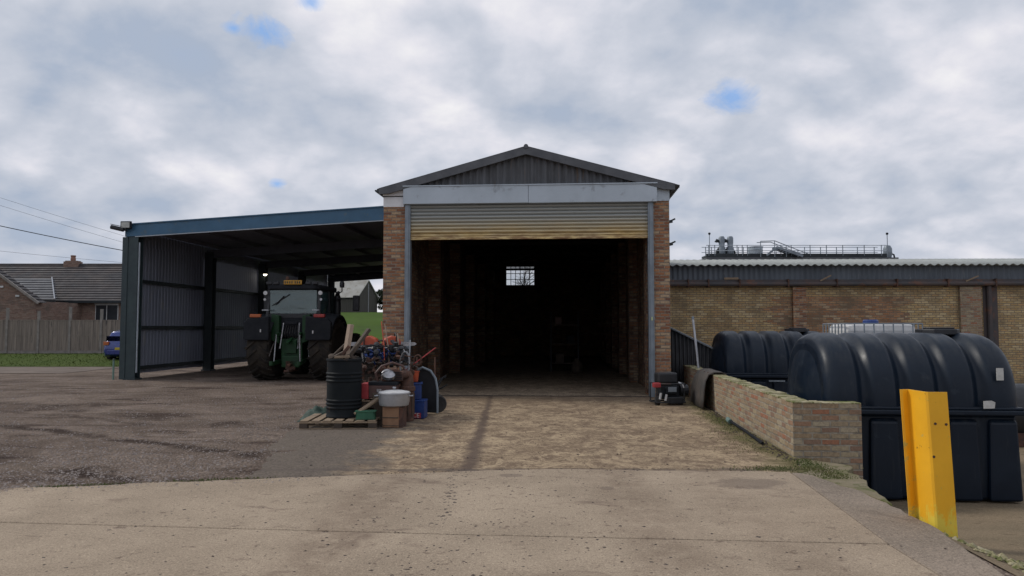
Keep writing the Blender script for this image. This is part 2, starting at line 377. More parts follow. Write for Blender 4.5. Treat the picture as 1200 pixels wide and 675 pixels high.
m_leaf = pm('grass_blades', (.075, .10, .026), (.12, .12, .04), 3, .9)
m_bark = pm('bark', (.07, .06, .052), (.045, .038, .034), 8, .95)
m_ever = pm('evergreen_leaves', (.022, .038, .018), (.04, .055, .026), 2, .85)
m_barnroof = pm('barn_roof_sheet', (.34, .34, .32), (.25, .24, .215), .6, .85, spots=(.18, .16, .12), spot_scale=1.5, spot_amt=.58)
m_barnwall = pm('barn_boards', (.075, .07, .06), (.05, .046, .042), 1, .9, stretch=(6, 6, .4))
m_stone = pm('gravel_stones', (.32, .275, .25), (.14, .115, .103), 30, .9, coord='Object')
m_mud = pm('mud_clods', (.075, .055, .045), (.05, .038, .032), 5, .95)

def glass(name, tint, gl):
    m, t, b = base(name); t.nodes.remove(b)
    tr = t.nodes.new('ShaderNodeBsdfTransparent'); tr.inputs[0].default_value = (*tint, 1)
    g = t.nodes.new('ShaderNodeBsdfGlossy'); g.inputs['Color'].default_value = (.85, .95, .95, 1); g.inputs['Roughness'].default_value = .16; bn = t.nodes.new('ShaderNodeBump'); bn.inputs['Strength'].default_value = .12; bn.inputs['Distance'].default_value = .05; tcg = t.nodes.new('ShaderNodeTexCoord'); t.links.new(noise_(t, mapping(t, tcg.outputs['Object'], scale=(.6, 1, 2.2)), 2.5, 3, .5), bn.inputs['Height']); t.links.new(bn.outputs[0], g.inputs['Normal'])
    df = t.nodes.new('ShaderNodeBsdfDiffuse'); df.inputs[0].default_value = (.08, .11, .115, 1)      # grey-teal diffuse mixed evenly into the glass
    m1 = t.nodes.new('ShaderNodeMixShader'); m1.inputs[0].default_value = gl
    m2 = t.nodes.new('ShaderNodeMixShader'); m2.inputs[0].default_value = .25
    t.links.new(tr.outputs[0], m1.inputs[1]); t.links.new(g.outputs[0], m1.inputs[2])
    t.links.new(m1.outputs[0], m2.inputs[1]); t.links.new(df.outputs[0], m2.inputs[2])
    t.links.new(m2.outputs[0], t.nodes['Material Output'].inputs[0]); return m
m_glass = glass('tinted_glass', (.35, .5, .5), .13)
def emit(name, c, s):
    m, t, b = base(name); b.inputs['Emission Color'].default_value = (*c, 1); b.inputs['Emission Strength'].default_value = s; b.inputs['Base Color'].default_value = (*c, 1); return m
m_lamp = emit('lit_lamp', (1, .9, .7), 6)

# roller shutter: galvanised slats with rust-yellow staining that builds towards the bottom rail
def shutter_mat():
    m, t, b = base('shutter_slats')
    tcn = t.nodes.new('ShaderNodeTexCoord'); s = t.nodes.new('ShaderNodeSeparateXYZ'); t.links.new(tcn.outputs['Object'], s.inputs[0])
    g = math_(t, 'DIVIDE', math_(t, 'SUBTRACT', 4.28, s.outputs[2]), .55, clamp=True)
    n = noise_(t, mapping(t, tcn.outputs['Object'], scale=(.5, 1, 2.5)), 2.2, 5, .6)
    f = math_(t, 'MULTIPLY', g, ramp(t, n, [(.3, .55), (.65, 1.0)]))
    col = mixc(t, f, (.36, .375, .36), (.74, .54, .20))
    r = math_(t, 'MULTIPLY', math_(t, 'POWER', g, 3.0), ramp(t, noise_(t, mapping(t, tcn.outputs['Object'], scale=(.8, 1, 6), loc=(4, 0, 0)), 3, 5, .65), [(.42, 0.0), (.56, 1.0)]))
    col = mixc(t, r, col, (.20, .10, .045))
    t.links.new(col, b.inputs['Base Color']); b.inputs['Metallic'].default_value = .25; b.inputs['Roughness'].default_value = .5
    return m
m_shutter = shutter_mat()

# ---- ground materials
def gravel_mat():
    m, t, b = base('gravel_dirt')
    tcn = t.nodes.new('ShaderNodeTexCoord'); v = tcn.outputs['Object']
    col = mixc(t, ramp(t, noise_(t, v, .55, 7, .62, .4), [(.38, 0.0), (.62, 1.0)]), (.125, .10, .09), (.215, .178, .162))
    col = mixc(t, ramp(t, noise_(t, mapping(t, v, scale=(.5, 1.3, 1)), 1.1, 6, .6, .6), [(.53, 0.0), (.64, .8)]), col, (.058, .042, .038))
    vo = t.nodes.new('ShaderNodeTexVoronoi'); vo.inputs['Scale'].default_value = 34; t.links.new(v, vo.inputs['Vector'])
    sv = t.nodes.new('ShaderNodeSeparateXYZ'); t.links.new(vo.outputs['Color'], sv.inputs[0])
    col = mixc(t, .75, col, mixc(t, ramp(t, sv.outputs[0], [(0, 0.0), (.86, .35), (1, 1.0)]), tuple(x for x in (.35, .35, .35)), (1.0, 1.0, 1.0)), 'MULTIPLY')
    s = t.nodes.new('ShaderNodeSeparateXYZ'); t.links.new(v, s.inputs[0])
    col = mixc(t, .5, col, mixc(t, 0.0, (3.1, 2.9, 2.5), (1, 1, 1)), 'MULTIPLY')
    for (x0, y0, wd, am) in ((-7.2, 11.7, .16, .9), (-5.7, 8.9, .2, .95), (-9.5, 15.2, .3, .6), (-7.3, 13.2, .12, .5)):      # wheel ruts
        d_ = math_(t, 'ABSOLUTE', math_(t, 'ADD', math_(t, 'ADD', math_(t, 'MULTIPLY', math_(t, 'SUBTRACT', s.outputs[0], x0), .476), math_(t, 'MULTIPLY', math_(t, 'SUBTRACT', s.outputs[1], y0), .88)), math_(t, 'MULTIPLY', math_(t, 'SUBTRACT', noise_(t, v, 1.3, 7, .7), .5), .9)))
        brk = ramp(t, noise_(t, v, .8, 4, .6), [(.42, 0.0), (.55, am)])
        col = mixc(t, math_(t, 'MULTIPLY', ramp(t, d_, [(wd * .4, 1.0), (wd * 1.5, 0.0)]), brk), col, (.05, .034, .028))
    col = mixc(t, ramp(t, math_(t, 'ADD', math_(t, 'ABSOLUTE', math_(t, 'SUBTRACT', s.outputs[1], 21.3)), math_(t, 'MULTIPLY', noise_(t, v, 1.1, 6, .65), 2.5)), [(.0, 0.0)] if False else [(.0, .0), (1.0, .0)]), col, col) if False else col
    col = mixc(t, ramp(t, noise_(t, mapping(t, v, scale=(.6, 1, 1), loc=(7, 0, 0)), 1.6, 6, .68), [(.55, 0.0), (.63, .55)]), col, (.20, .155, .12))
    t.links.new(col, b.inputs['Base Color']); b.inputs['Roughness'].default_value = .95; b.inputs['Specular IOR Level'].default_value = .08
    h = math_(t, 'ADD', math_(t, 'MULTIPLY', noise_(t, v, 2.2, 8, .7), 1.6), math_(t, 'MULTIPLY', vo.outputs['Distance'], -.5))
    bn = t.nodes.new('ShaderNodeBump'); bn.inputs['Strength'].default_value = 1; bn.inputs['Distance'].default_value = .09
    t.links.new(h, bn.inputs['Height']); t.links.new(bn.outputs[0], b.inputs['Normal']); return m
def concrete_mat(name, a, c, dark, lines=0, seam=False, speck=.62, dirtfar=None):
    m, t, b = base(name)
    tcn = t.nodes.new('ShaderNodeTexCoord'); v = tcn.outputs['Object']; s = t.nodes.new('ShaderNodeSeparateXYZ'); t.links.new(v, s.inputs[0])
    col = mixc(t, ramp(t, noise_(t, v, .8, 8, .62, .3), [(.36, 0.0), (.64, 1.0)]), a, c)
    # fine aggregate
    fa = noise_(t, v, 75, 3, .8)
    col = mixc(t, .8, col, ramp(t, fa, [(.36, .62), (.5, 1.0), (.64, 1.35)]), 'MULTIPLY')
    # dark specks, pits and small mud marks, longer across than along
    sp = noise_(t, mapping(t, v, scale=(.8, 1.0, 1)), 7, 6, .72, .3)
    col = mixc(t, ramp(t, sp, [(speck, 0.0), (speck + .08, .7)]), col, dark)
    gp = noise_(t, v, 28, 5, .8)
    col = mixc(t, ramp(t, gp, [(.56, 0.0), (.62, .55)]), col, dark)
    col = mixc(t, ramp(t, noise_(t, mapping(t, v, loc=(3, 3, 3)), 34, 4, .8), [(.57, 0.0), (.62, .5)]), col, tuple(min(1, x * 1.5) for x in a))
    lp = noise_(t, mapping(t, v, scale=(.7, 1, 1)), 1.7, 6, .6, .8)
    col = mixc(t, ramp(t, lp, [(.6, 0.0), (.68, .55)]), col, tuple(x * 1.2 for x in dark))
    h = math_(t, 'ADD', math_(t, 'MULTIPLY', fa, .25), math_(t, 'MULTIPLY', noise_(t, v, 6, 8, .7), 1.0))
    for ex, ey, rx_, ry_ in ((2.45, 7.72, .42, .30), (-.02, 8.15, .15, .10), (.95, 7.5, .08, .10)) if not lines else ():      # old wet and oil stains
        ed = math_(t, 'ADD', math_(t, 'POWER', math_(t, 'DIVIDE', math_(t, 'SUBTRACT', s.outputs[0], ex), rx_), 2.0), math_(t, 'POWER', math_(t, 'DIVIDE', math_(t, 'SUBTRACT', s.outputs[1], ey), ry_), 2.0))
        ed = math_(t, 'ADD', ed, math_(t, 'MULTIPLY', math_(t, 'SUBTRACT', noise_(t, v, 4, 7, .7), .5), 3.0))
        col = mixc(t, ramp(t, ed, [(.55, .6), (1.0, 0.0)]), col, (.16, .125, .10))
    for tx, am in ((-1.35, .42), (1.15, .38), (2.0, .25)):      # brown wheel tracks
        td = math_(t, 'ABSOLUTE', math_(t, 'ADD', math_(t, 'SUBTRACT', s.outputs[0], tx), math_(t, 'MULTIPLY', math_(t, 'SUBTRACT', noise_(t, mapping(t, v, scale=(1, .5, 1)), 1.4, 8, .72), .5), .8)))
        col = mixc(t, math_(t, 'MULTIPLY', ramp(t, td, [(.12, am), (.42, 0.0)]), ramp(t, noise_(t, v, 5, 7, .75), [(.40, .2), (.56, 1.0)])), col, (.15, .105, .075))
    if lines:
        ln = noise_(t, mapping(t, v, scale=(1.3, 1.0, 1), rot=(0, 0, R(4))), 3.4, 10, .76, .8)
        lf = ramp(t, ln, [(.47, 0.0), (.56, lines)])
        col = mixc(t, lf, col, dark)
        h = math_(t, 'ADD', h, math_(t, 'MULTIPLY', ln, -1.2))
        ln2 = ramp(t, noise_(t, mapping(t, v, scale=(1.1, .8, 1), loc=(5, 3, 0)), 2.4, 9, .74, .9), [(.50, 0.0), (.56, .75)])
        col = mixc(t, ln2, col, tuple(min(1, x * 1.22) for x in a))
        fd = noise_(t, mapping(t, v, scale=(1, 1.3, 1), loc=(1, 1, 4)), 15, 7, .78, .4)
        col = mixc(t, ramp(t, fd, [(.52, 0.0), (.57, .75)]), col, tuple(x * .85 for x in dark))
        col = mixc(t, ramp(t, noise_(t, mapping(t, v, loc=(8, 1, 4)), 11, 7, .8, .3), [(.55, 0.0), (.62, .4)]), col, tuple(min(1, x * 1.2) for x in a))
        tl = noise_(t, mapping(t, v, scale=(.5, 3.2, 1), rot=(0, 0, R(4)), loc=(2, 7, 0)), 2.4, 7, .66, .25)      # tamping ridges
        col = mixc(t, ramp(t, tl, [(.57, 0.0), (.62, .45)]), col, dark)
    if seam:      # dirt-filled crack up the middle and trodden dirt towards the left edge
        wob = math_(t, 'MULTIPLY', math_(t, 'SUBTRACT', noise_(t, v, 2.6, 9, .75), .5), .30)
        dx = math_(t, 'ABSOLUTE', math_(t, 'ADD', math_(t, 'ADD', s.outputs[0], .5), wob))
        wid = math_(t, 'DIVIDE', math_(t, 'SUBTRACT', 24.0, s.outputs[1]), 14.0)
        col = mixc(t, ramp(t, math_(t, 'DIVIDE', math_(t, 'MULTIPLY', dx, 4.2), wid), [(.18, .85), (.6, 0.0)]), col, (.10, .072, .058))
        lx = math_(t, 'ADD', math_(t, 'MULTIPLY', s.outputs[0], -.55), math_(t, 'MULTIPLY', noise_(t, v, 2.2, 8, .65, .5), 1.5))
        col = mixc(t, ramp(t, lx, [(1.35, 0.0), (1.0, 0.0)]) if False else ramp(t, math_(t, 'MULTIPLY', lx, .5), [(.74, 0.0), (.93, .92)]), col, mixc(t, ramp(t, gp, [(.4, 0.0), (.6, 1.0)]), (.155, .130, .11), (.085, .070, .058)))
        # moss towards the right hand wall
        rx = math_(t, 'ADD', math_(t, 'SUBTRACT', s.outputs[0], math_(t, 'MULTIPLY', s.outputs[1], .075)), math_(t, 'MULTIPLY', noise_(t, v, 1.7, 7, .65, .4), 1.0))
        col = mixc(t, ramp(t, math_(t, 'MULTIPLY', rx, .25), [(.70, 0.0), (.79, .75)]), col, (.10, .098, .035))
        fy = math_(t, 'ADD', s.outputs[1], math_(t, 'MULTIPLY', noise_(t, mapping(t, v, scale=(.6, 1, 1)), 1.5, 6, .6), 5.0))
        col = mixc(t, ramp(t, math_(t, 'MULTIPLY', fy, .04), [(.66, 0.0), (.80, .55)]), col, (.12, .085, .06))
        jy = math_(t, 'ADD', math_(t, 'ABSOLUTE', math_(t, 'SUBTRACT', s.outputs[1], 8.5)), math_(t, 'MULTIPLY', noise_(t, v, 3, 6, .7), .5))
        col = mixc(t, ramp(t, jy, [(.22, .8), (.36, 0.0)]), col, (.10, .08, .07))
    t.links.new(col, b.inputs['Base Color']); b.inputs['Roughness'].default_value = .95; b.inputs['Specular IOR Level'].default_value = .15
    bn = t.nodes.new('ShaderNodeBump'); bn.inputs['Strength'].default_value = .6; bn.inputs['Distance'].default_value = .02
    t.links.new(h, bn.inputs['Height']); t.links.new(bn.outputs[0], b.inputs['Normal']); return m
m_gravel = gravel_mat()
m_slab = concrete_mat('slab_concrete', (.375, .30, .222), (.275, .218, .160), (.12, .085, .066), speck=.585)
m_strip = concrete_mat('strip_concrete', (.29, .235, .185), (.20, .165, .13), (.09, .07, .06), speck=.62)
m_apron = concrete_mat('apron_concrete', (.35, .268, .175), (.235, .172, .112), (.145, .10, .07), lines=.75, seam=True, speck=.585)
m_floor = concrete_mat('shed_floor_concrete', (.33, .26, .185), (.24, .185, .13), (.07, .05, .04), lines=.4, speck=.6)
m_yardg = concrete_mat('lower_yard_dirt', (.23, .175, .115), (.165, .13, .085), (.09, .07, .045), speck=.58)
m_grass = pm('grass', (.05, .075, .018), (.068, .09, .024), .35, .95, bump=.6, bscale=9, spots=(.05, .075, .022), spot_scale=2.5, spot_amt=.56, spec=0.05)
m_field = pm('field_grass', (.062, .105, .020), (.05, .085, .018), .05, .95, bump=.3, bscale=6, spots=(.045, .065, .022), spot_scale=.4, spot_amt=.58, spec=0.05)
m_track = pm('track_dirt', (.20, .165, .14), (.15, .125, .108), .8, .95, bump=.5, bscale=14, spots=(.14, .11, .095), spot_scale=1.5, spot_amt=.58, spec=0.05)

# ------------------------------------------------------------------ ground
def hgt(X, Y):
    yc = min(max(Y, 0), 60); a = X - .07 * (yc - 9.3)
    near = 1 - sm(Y, 9.0, 9.4)
    st = sm(a, 3.45, 3.6) * (1 - near) + sm(a, 3.45, 4.2) * near
    z = -.02 - st * (.10 + .5 * sm(Y, 4.6, 9.6)) * (1 - sm(Y, 40, 60))
    z += .27 * sm(Y, 31, 38) * sm(-X, 13, 16) * (1 - sm(Y, 46, 60))
    z += 4.1 * sm(Y, 50, 120)
    if Y < 32 and -20 < X < -2.5: z += .03 * (mn.noise(Vector((X * .7, Y * .7, 0))) + .5 * mn.noise(Vector((X * 2.1, Y * 2.1, 3)))) * sm(Y, 8.5, 10) * (1 - sm(Y, 20, 24))
    return z
xs = [-500, -250, -120, -80, -60, -45, -35, -30, -26, -23] + [-21 + .5 * i for i in range(48)] + [3, 3.3, 3.45, 3.5, 3.55, 3.6, 3.75, 3.9, 4.1, 4.3, 4.6] + [5 + i for i in range(20)] + [30, 40, 60, 100, 200, 500]
ys = [-60, -20, -5, 0, 2, 4, 5, 6, 7, 8, 8.5, 9, 9.2, 9.4] + [9.8 + .5 * i for i in range(40)] + [30 + i for i in range(0, 22)] + [55 + 4 * i for i in range(18)] + [140, 180, 250, 400, 900]
def sheet(name, xs, ys, mat, off=0, shear=True):
    vs = []; fs = []
    for y in ys:
        for x in xs:
            X = x + (.07 * (min(max(y, 0), 60) - 9.3) if shear else 0); vs.append((X, y, hgt(X, y) + off))
    n = len(xs)
    for j in range(len(ys) - 1):
        for i in range(n - 1): fs.append((j * n + i, j * n + i + 1, (j + 1) * n + i + 1, (j + 1) * n + i))
    mb = MB(); mb.add(vs, fs); return struct(mb.build(name, mat, smooth='all'))
sheet('ground', xs, ys, m_gravel)
sheet('lower_yard', [3.62, 3.75, 3.9, 4.1, 4.3, 4.6, 5, 6, 7, 8, 9, 10, 12, 15, 18, 22, 30], [0, 2, 4, 5, 6, 7, 8, 8.5, 9, 9.2, 9.4] + [9.8 + i for i in range(20)], m_yardg, .008)
sheet('grass_verge', [-70, -50, -40, -34, -30] + [-28 + i for i in range(16)], [30.9, 31.5, 32, 33, 34.0, 35, 36, 37, 38, 39, 40, 41, 42], m_grass, .02, False)
sheet('track', [-70, -50, -40, -34, -30] + [-28 + i for i in range(13)] , [26.5, 27.5, 28.5, 29.5, 30.5, 30.95], m_track, .012, False)
sheet('field', [-400, -200, -100, -60, -40, -30, -20, -12, -5, 0, 5, 10, 20, 40, 100, 300], [46, 47, 48, 49, 50, 51] + [55 + 4 * i for i in range(18)] + [140, 180, 250, 400, 800], m_field, .05, False)

def noisy(pts, amp, step=.12):
    out = []
    for i in range(len(pts)):
        p, q = Vector(pts[i][:2]), Vector(pts[(i + 1) % len(pts)][:2]); rough_ = pts[i][2] if len(pts[i]) > 2 else 0
        L = (q - p).length; k = max(1, int(L / step)) if rough_ else 1
        nrm = Vector((-(q - p).y, (q - p).x)).normalized() if L > 0 else Vector((0, 0))
        for j in range(k):
            c = p + (q - p) * (j / k)
            if rough_ and j: c = c + nrm * amp * rough_ * (mn.noise(Vector((c.x * 2.3, c.y * 2.3, 5))) + .6 * mn.noise(Vector((c.x * 7, c.y * 7, 1))))
            out.append((c.x, c.y))
    return out
def slab(name, pts, top, th_, mat, amp=.05, bevel=.012):
    mb = MB(); mb.prism(noisy(pts, amp), top - th_, top); return struct(mb.build(name, mat, bevel=bevel))
# front slabs either side of a joint, and the darker kerb strip along the drop
slab('concrete_slab', [(-14, 7.08), (-4.23, 6.215), (-.53, 5.865), (2.80, 5.60), (3.10, 8.36, 1), (.39, 8.52, .6), (-.38, 8.42, 1), (-2.3, 8.05, 1), (-3.97, 7.73, 2), (-5.1, 7.46, 2), (-14, 6.9 + .6)], 0, .22, m_slab)
slab('concrete_slab', [(-14, -3), (2.55, -3), (2.79, 5.585), (-.53, 5.85), (-4.23, 6.2), (-14, 7.065)], 0, .22, m_slab, 0)
slab('concrete_edge_strip', [(2.565, -3), (2.95, -3), (3.15, 4.64, .6), (3.42, 6.05, .8), (3.45, 7.39, 1.2), (3.22, 8.30), (3.115, 8.34), (2.805, 5.585)], -.004, .26, m_strip, .06)
slab('concrete_apron', [(-2.85, 8.02, 1), (-2.3, 8.07, 1), (-.38, 8.44, 1), (.39, 8.54, .6), (3.24, 8.36, 1), (3.55, 9.3), (4.13, 17.5), (3.7, 17.38), (-3.1, 17.86, 2), (-3.0, 14, 3), (-3.5, 11.6, 3), (-3.3, 10.3, 3), (-2.95, 8.8, 3)], -.008, .2, m_apron, .06)
slab('concrete_ledge', [(3.24, 8.35), (3.44, 7.42), (3.50, 6.9, 1), (3.62, 7.45, 2), (3.76, 8.1, 2), (3.98, 8.78, 1), (3.80, 9.02), (3.56, 9.32)], -.014, .34, pm('mossy_ledge', (.22, .18, .12), (.14, .125, .06), 2.5, .95, bump=.9, bscale=16, spots=(.09, .095, .03), spot_scale=5, spot_amt=.54), .07)
# scattered stones over the gravel
def scatter_stones(name, n, region, size, mat, label, cat, zoff=0, flat=.6, gauss=None):
    vs = []; fs = []
    oc = [Vector(p) for p in ((1, 0, 0), (0, 1, 0), (-1, 0, 0), (0, -1, 0), (0, 0, 1), (0, 0, -1))]
    tri = ((0, 1, 4), (1, 2, 4), (2, 3, 4), (3, 0, 4), (1, 0, 5), (2, 1, 5), (3, 2, 5), (0, 3, 5))
    k = 0
    while k < n:
        p = region()
        if p is None: continue
        X, Y, Z = p; s = random.uniform(*size) * random.choice((.6, .8, 1, 1.3)); a = random.random() * 6.28; ca, sa = math.cos(a), math.sin(a); o = len(vs)
        for q in oc:
            x, y, z = q.x * s * random.uniform(.6, 1.3), q.y * s * random.uniform(.6, 1.3), q.z * s * flat * random.uniform(.6, 1.2)
            vs.append((X + x * ca - y * sa, Y + x * sa + y * ca, Z + zoff + z))
        fs += [tuple(i + o for i in t) for t in tri]; k += 1
    mb = MB(); mb.v = vs; mb.f = fs
    return stuff(mb.build(name, mat), label, cat)
def reg_gravel():
    Y = 7.3 + 17 * random.random() ** 1.5; X = random.uniform(-.75 * Y - 1, -2.2)
    edge = 8.05 + (X + 2.3) * .215
    if Y < edge + .05 + .25 * abs(mn.noise(Vector((X * 3, Y * 3, 0)))): return None
    if X > -3.2 and random.random() > math.exp(-(X + 3.2) / .28): return None
    if random.random() < .35 and mn.noise(Vector((X * .9, Y * .9, 2))) < 0: return None
    return X, Y, hgt(X, Y)
scatter_stones('gravel', 22000, reg_gravel, (.005, .018), m_stone, 'loose grey gravel stones scattered over the dirt yard', 'gravel')
def reg_clod():
    if random.random() < .5:
        Y = random.uniform(3.6, 8.2); X = random.gauss(-.3, 1.3)
    elif random.random() < .3:
        X = random.uniform(-5, 3.3); Y = 8.45 + random.gauss(0, .08)
        if X < -.4: Y -= (-.4 - X) * .2
    else:
        Y = random.uniform(8.5, 17); X = random.uniform(-3, 3.3)
    if X < -5 or X > 3.3 or abs(X) > .72 * Y: return None
    return X, Y, 0
scatter_stones('mud_clods', 1800, reg_clod, (.004, .015), m_mud, 'small dark clods of mud dropped on the concrete', 'mud', 0, .4)
def reg_trail():
    Y = random.uniform(6.1, 8.4); X = -.60 + random.gauss(0, .035) + .05 * math.sin(Y * 3)
    if (Y * 8) % 1 > .55: return None
    return X, Y, 0
scatter_stones('mud_marks', 110, reg_trail, (.006, .022), m_mud, 'short trail of dark flattened mud up the middle of the pale slab', 'mud', 0, .12)
def reg_flat():
    Y = 3.4 + 5 * random.random(); X = random.uniform(-4.5, 3.0)
    if abs(X) > .72 * Y or mn.noise(Vector((X * .8, Y * .8, 9))) < -.05: return None
    return X, Y, 0
scatter_stones('mud_flakes', 300, reg_flat, (.004, .018), m_mud, 'flat dark flakes of dried mud trodden over the slab', 'mud', 0, .08)

# ================================================================== MAIN SHED
YAW = R(-4)
shed = thing('brick_shed', 'tall brick shed with grey sheeted gable and a wide open doorway', 'shed', (.345, 17.6, 0), YAW)
D = 25.0
# left and right piers (front wall)
mb = MB(); mb.b2((-3.47, 0, -.1), (-2.90, .34, 4.53)); mb.build('brick_pier', m_brick, shed)
mb = MB(); mb.b2((2.98, 0, -.7), (3.38, .34, 4.60)); mb.build('brick_pier', m_brick, shed)
mb = MB(); mb.b2((-3.47, .34, -.1), (-3.14, D, 4.97)); 
for k in range(1, 6): mb.b2((-3.14, k * 4.2, -.05), (-2.78, k * 4.2 + .45, 4.6))
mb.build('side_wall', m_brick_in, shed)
mb = MB(); mb.b2((3.05, .34, -.7), (3.38, D, 4.97))
for k in range(0, 6): mb.b2((2.80 if k else 2.86, k * 4.0 + (.36 if k == 0 else .4), -.05), (3.05, k * 4.0 + .85, 4.6))
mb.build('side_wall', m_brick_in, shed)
mb = MB()   # back wall with window opening u -.75..1 ; z 4.05-5.17
wx0, wx1, wz0, wz1 = -2.44, -.80, 4.05, 5.15
mb.b2((-3.47, D, -.1), (wx0, D + .3, 4.97)); mb.b2((wx1, D, -.1), (3.38, D + .3, 4.97)); mb.b2((wx0, D, -.1), (wx1, D + .3, wz0))
mb.prism([(-3.47, 4.97), (wx0, 4.97), (wx0, 5.25)], D, D + .3, 'Y'); mb.prism([(wx1, 4.97), (3.38, 4.97), (0, 5.9), (wx1, 5.68)], D, D + .3, 'Y')
mb.prism([(wx0, wz1), (wx1, wz1), (wx1, 5.68), (wx0, 5.25)], D, D + .3, 'Y')
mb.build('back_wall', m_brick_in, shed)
mb = MB()
for i in range(7): 
    x = wx0 + (wx1 - wx0) * i / 6; mb.b2((x - .018, D + .08, wz0), (x + .018, D + .12, wz1))
for z in (wz0 + .02, wz0 + .36, wz0 + .70, wz1 - .05): mb.b2((wx0, D + .082, z - .018), (wx1, D + .118, z + .018))
fr = mb.build('window_frame', m_steel_dark, shed)
mb = MB(); mb.b2((wx0, D + .095, wz0), (wx1, D + .105, wz1))
def winglass():
    m, t, b = base('window_glass'); t.nodes.remove(b)
    tr = t.nodes.new('ShaderNodeBsdfTransparent'); tr.inputs[0].default_value = (.85, .87, .88, 1)
    g = t.nodes.new('ShaderNodeBsdfGlossy'); g.inputs['Roughness'].default_value = .1
    mx = t.nodes.new('ShaderNodeMixShader'); mx.inputs[0].default_value = .06
    t.links.new(tr.outputs[0], mx.inputs[1]); t.links.new(g.outputs[0], mx.inputs[2]); t.links.new(mx.outputs[0], t.nodes['Material Output'].inputs[0]); return m
m_wing = winglass()
mb.build('window_pane', m_wing, fr)
# floor
mb = MB(); mb.b2((-3.14, .06, -.15), (3.05, D, .012)); mb.build('shed_floor', m_floor, shed)
mb = MB(); mb.b2((-2.9, -.03, -.1), (2.98, .055, .006)); mb.build('threshold', m_mud, shed)
# rendered blocks over the piers, header box
mb = MB(); mb.b2((-3.475, -.02, 4.53), (-2.965, .30, 4.775)); mb.b2((-3.49, -.03, 4.80), (-2.965, .30, 5.0)); mb.build('rendered_block', m_render, shed, bevel=.008)
mb = MB(); mb.b2((-3.47, .02, 4.775), (-2.965, .28, 4.80)); mb.build('bed_joint', m_steel_dark, shed)
mb = MB(); mb.b2((3.085, -.03, 4.60), (3.385, .30, 4.985)); mb.build('end_plate', m_galv, shed, bevel=.006)
mb = MB(); mb.b2((3.09, .02, 4.56), (3.37, .30, 4.60)); mb.build('bed_joint', m_steel_dark, shed)
mb = MB(); mb.b2((-2.96, -.16, 4.575), (.05, .30, 5.0)); mb.b2((.056, -.155, 4.57), (3.08, .30, 4.995)); hb = mb.build('shutter_box', m_galv, shed, bevel=.008)
mb = MB(); mb.b2((-2.97, -.18, 4.995), (3.09, .1, 5.02)); mb.build('box_flashing', m_galv, shed)
# guides
for x0, x1, xx in ((-2.93, -2.80, -2.80), (2.87, 3.0, 2.87)):
    mb = MB(); mb.b2((x0, -.075, .0), (x1, -.02, 4.575)); mb.b2((x0 + .035, -.095, .0), (x1 - .035, -.075, 4.57)); mb.b2((x0, -.02, 0), (x1, .12, 4.57))
    g = mb.build('shutter_guide', m_guide, shed, bevel=.004)
mb = MB(); mb.b2((2.925, -.103, 1.78), (2.955, -.095, 1.86)); mb.build('sticker', pm('pale_sticker', (.6, .65, .3), None, 5, .5), g)
# shutter: curved slats
mb = MB(); z = 4.575; prof = []
pitch = .088
while z > 3.80:
    for q in range(7):
        t_ = q / 6; prof.append((-.045 * math.sin(math.pi * t_) ** .8, z - pitch * t_ * .93))
    prof.append((.006, z - pitch * .965)); z -= pitch
vs = []; fs = []
for i, (y, z_) in enumerate(prof): vs += [(-2.80, .03 + y, z_), (2.875, .03 + y, z_)]
fs = [(2 * i, 2 * i + 2, 2 * i + 3, 2 * i + 1) for i in range(len(prof) - 1)]
mb.add(vs, fs); sh = mb.build('roller_shutter', m_shutter, shed, solid=.003)
mb = MB(); mb.b2((-2.80, -.01, 3.73), (2.875, .045, 3.80)); mb.b2((-2.80, -.03, 3.725), (2.875, .06, 3.745)); mb.build('bottom_rail', m_shutter, sh, bevel=.004)
# shutter drum inside the head
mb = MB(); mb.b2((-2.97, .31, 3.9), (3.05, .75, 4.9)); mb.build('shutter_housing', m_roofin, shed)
# gable cladding
mb = MB(); mb.corr((-3.0, .02, 5.0), (1, 0, 0), 6.0, (0, 0, 1), lambda x: max(.005, 5.86 - .274 * abs(x - 3.0) - 5.0), .165, .055, 8)
mb.build('gable_cladding', m_clad, shed, smooth='all')
# roof
def zr(u): return 5.86 - .274 * abs(u)
mb = MB()
for sgn in (-1, 1):
    U = Vector((0, 1, 0)); V = Vector((sgn * 3.62, 0, -.274 * 3.62)).normalized()
    mb.corr((0, -.1, 5.90), U, D + .5, V, 3.62 / math.cos(math.atan(.274)), .176, .05, 5, Nn=(0, 0, 1))
mb.build('roof', m_verge, shed, smooth='all', solid=.01)
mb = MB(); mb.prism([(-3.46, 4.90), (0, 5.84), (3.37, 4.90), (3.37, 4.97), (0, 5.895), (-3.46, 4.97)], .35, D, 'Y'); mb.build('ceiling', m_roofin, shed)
for k in range(6):
    mb = MB(); y = 2.1 + k * 4.1
    mb.bar((-3.14, y, 4.80), (3.05, y, 4.80), .08, .12); mb.bar((-3.1, y, 4.85), (0, y, 5.75), .07, .12); mb.bar((3.0, y, 4.85), (0, y, 5.75), .07, .12)
    mb.bar((0, y, 4.8), (0, y, 5.7), .06, .06); mb.bar((-1.5, y, 4.8), (-1.5, y, 5.3), .05, .05); mb.bar((1.5, y, 4.8), (1.5, y, 5.3), .05, .05)
    mb.build('roof_truss', m_roofin, shed)
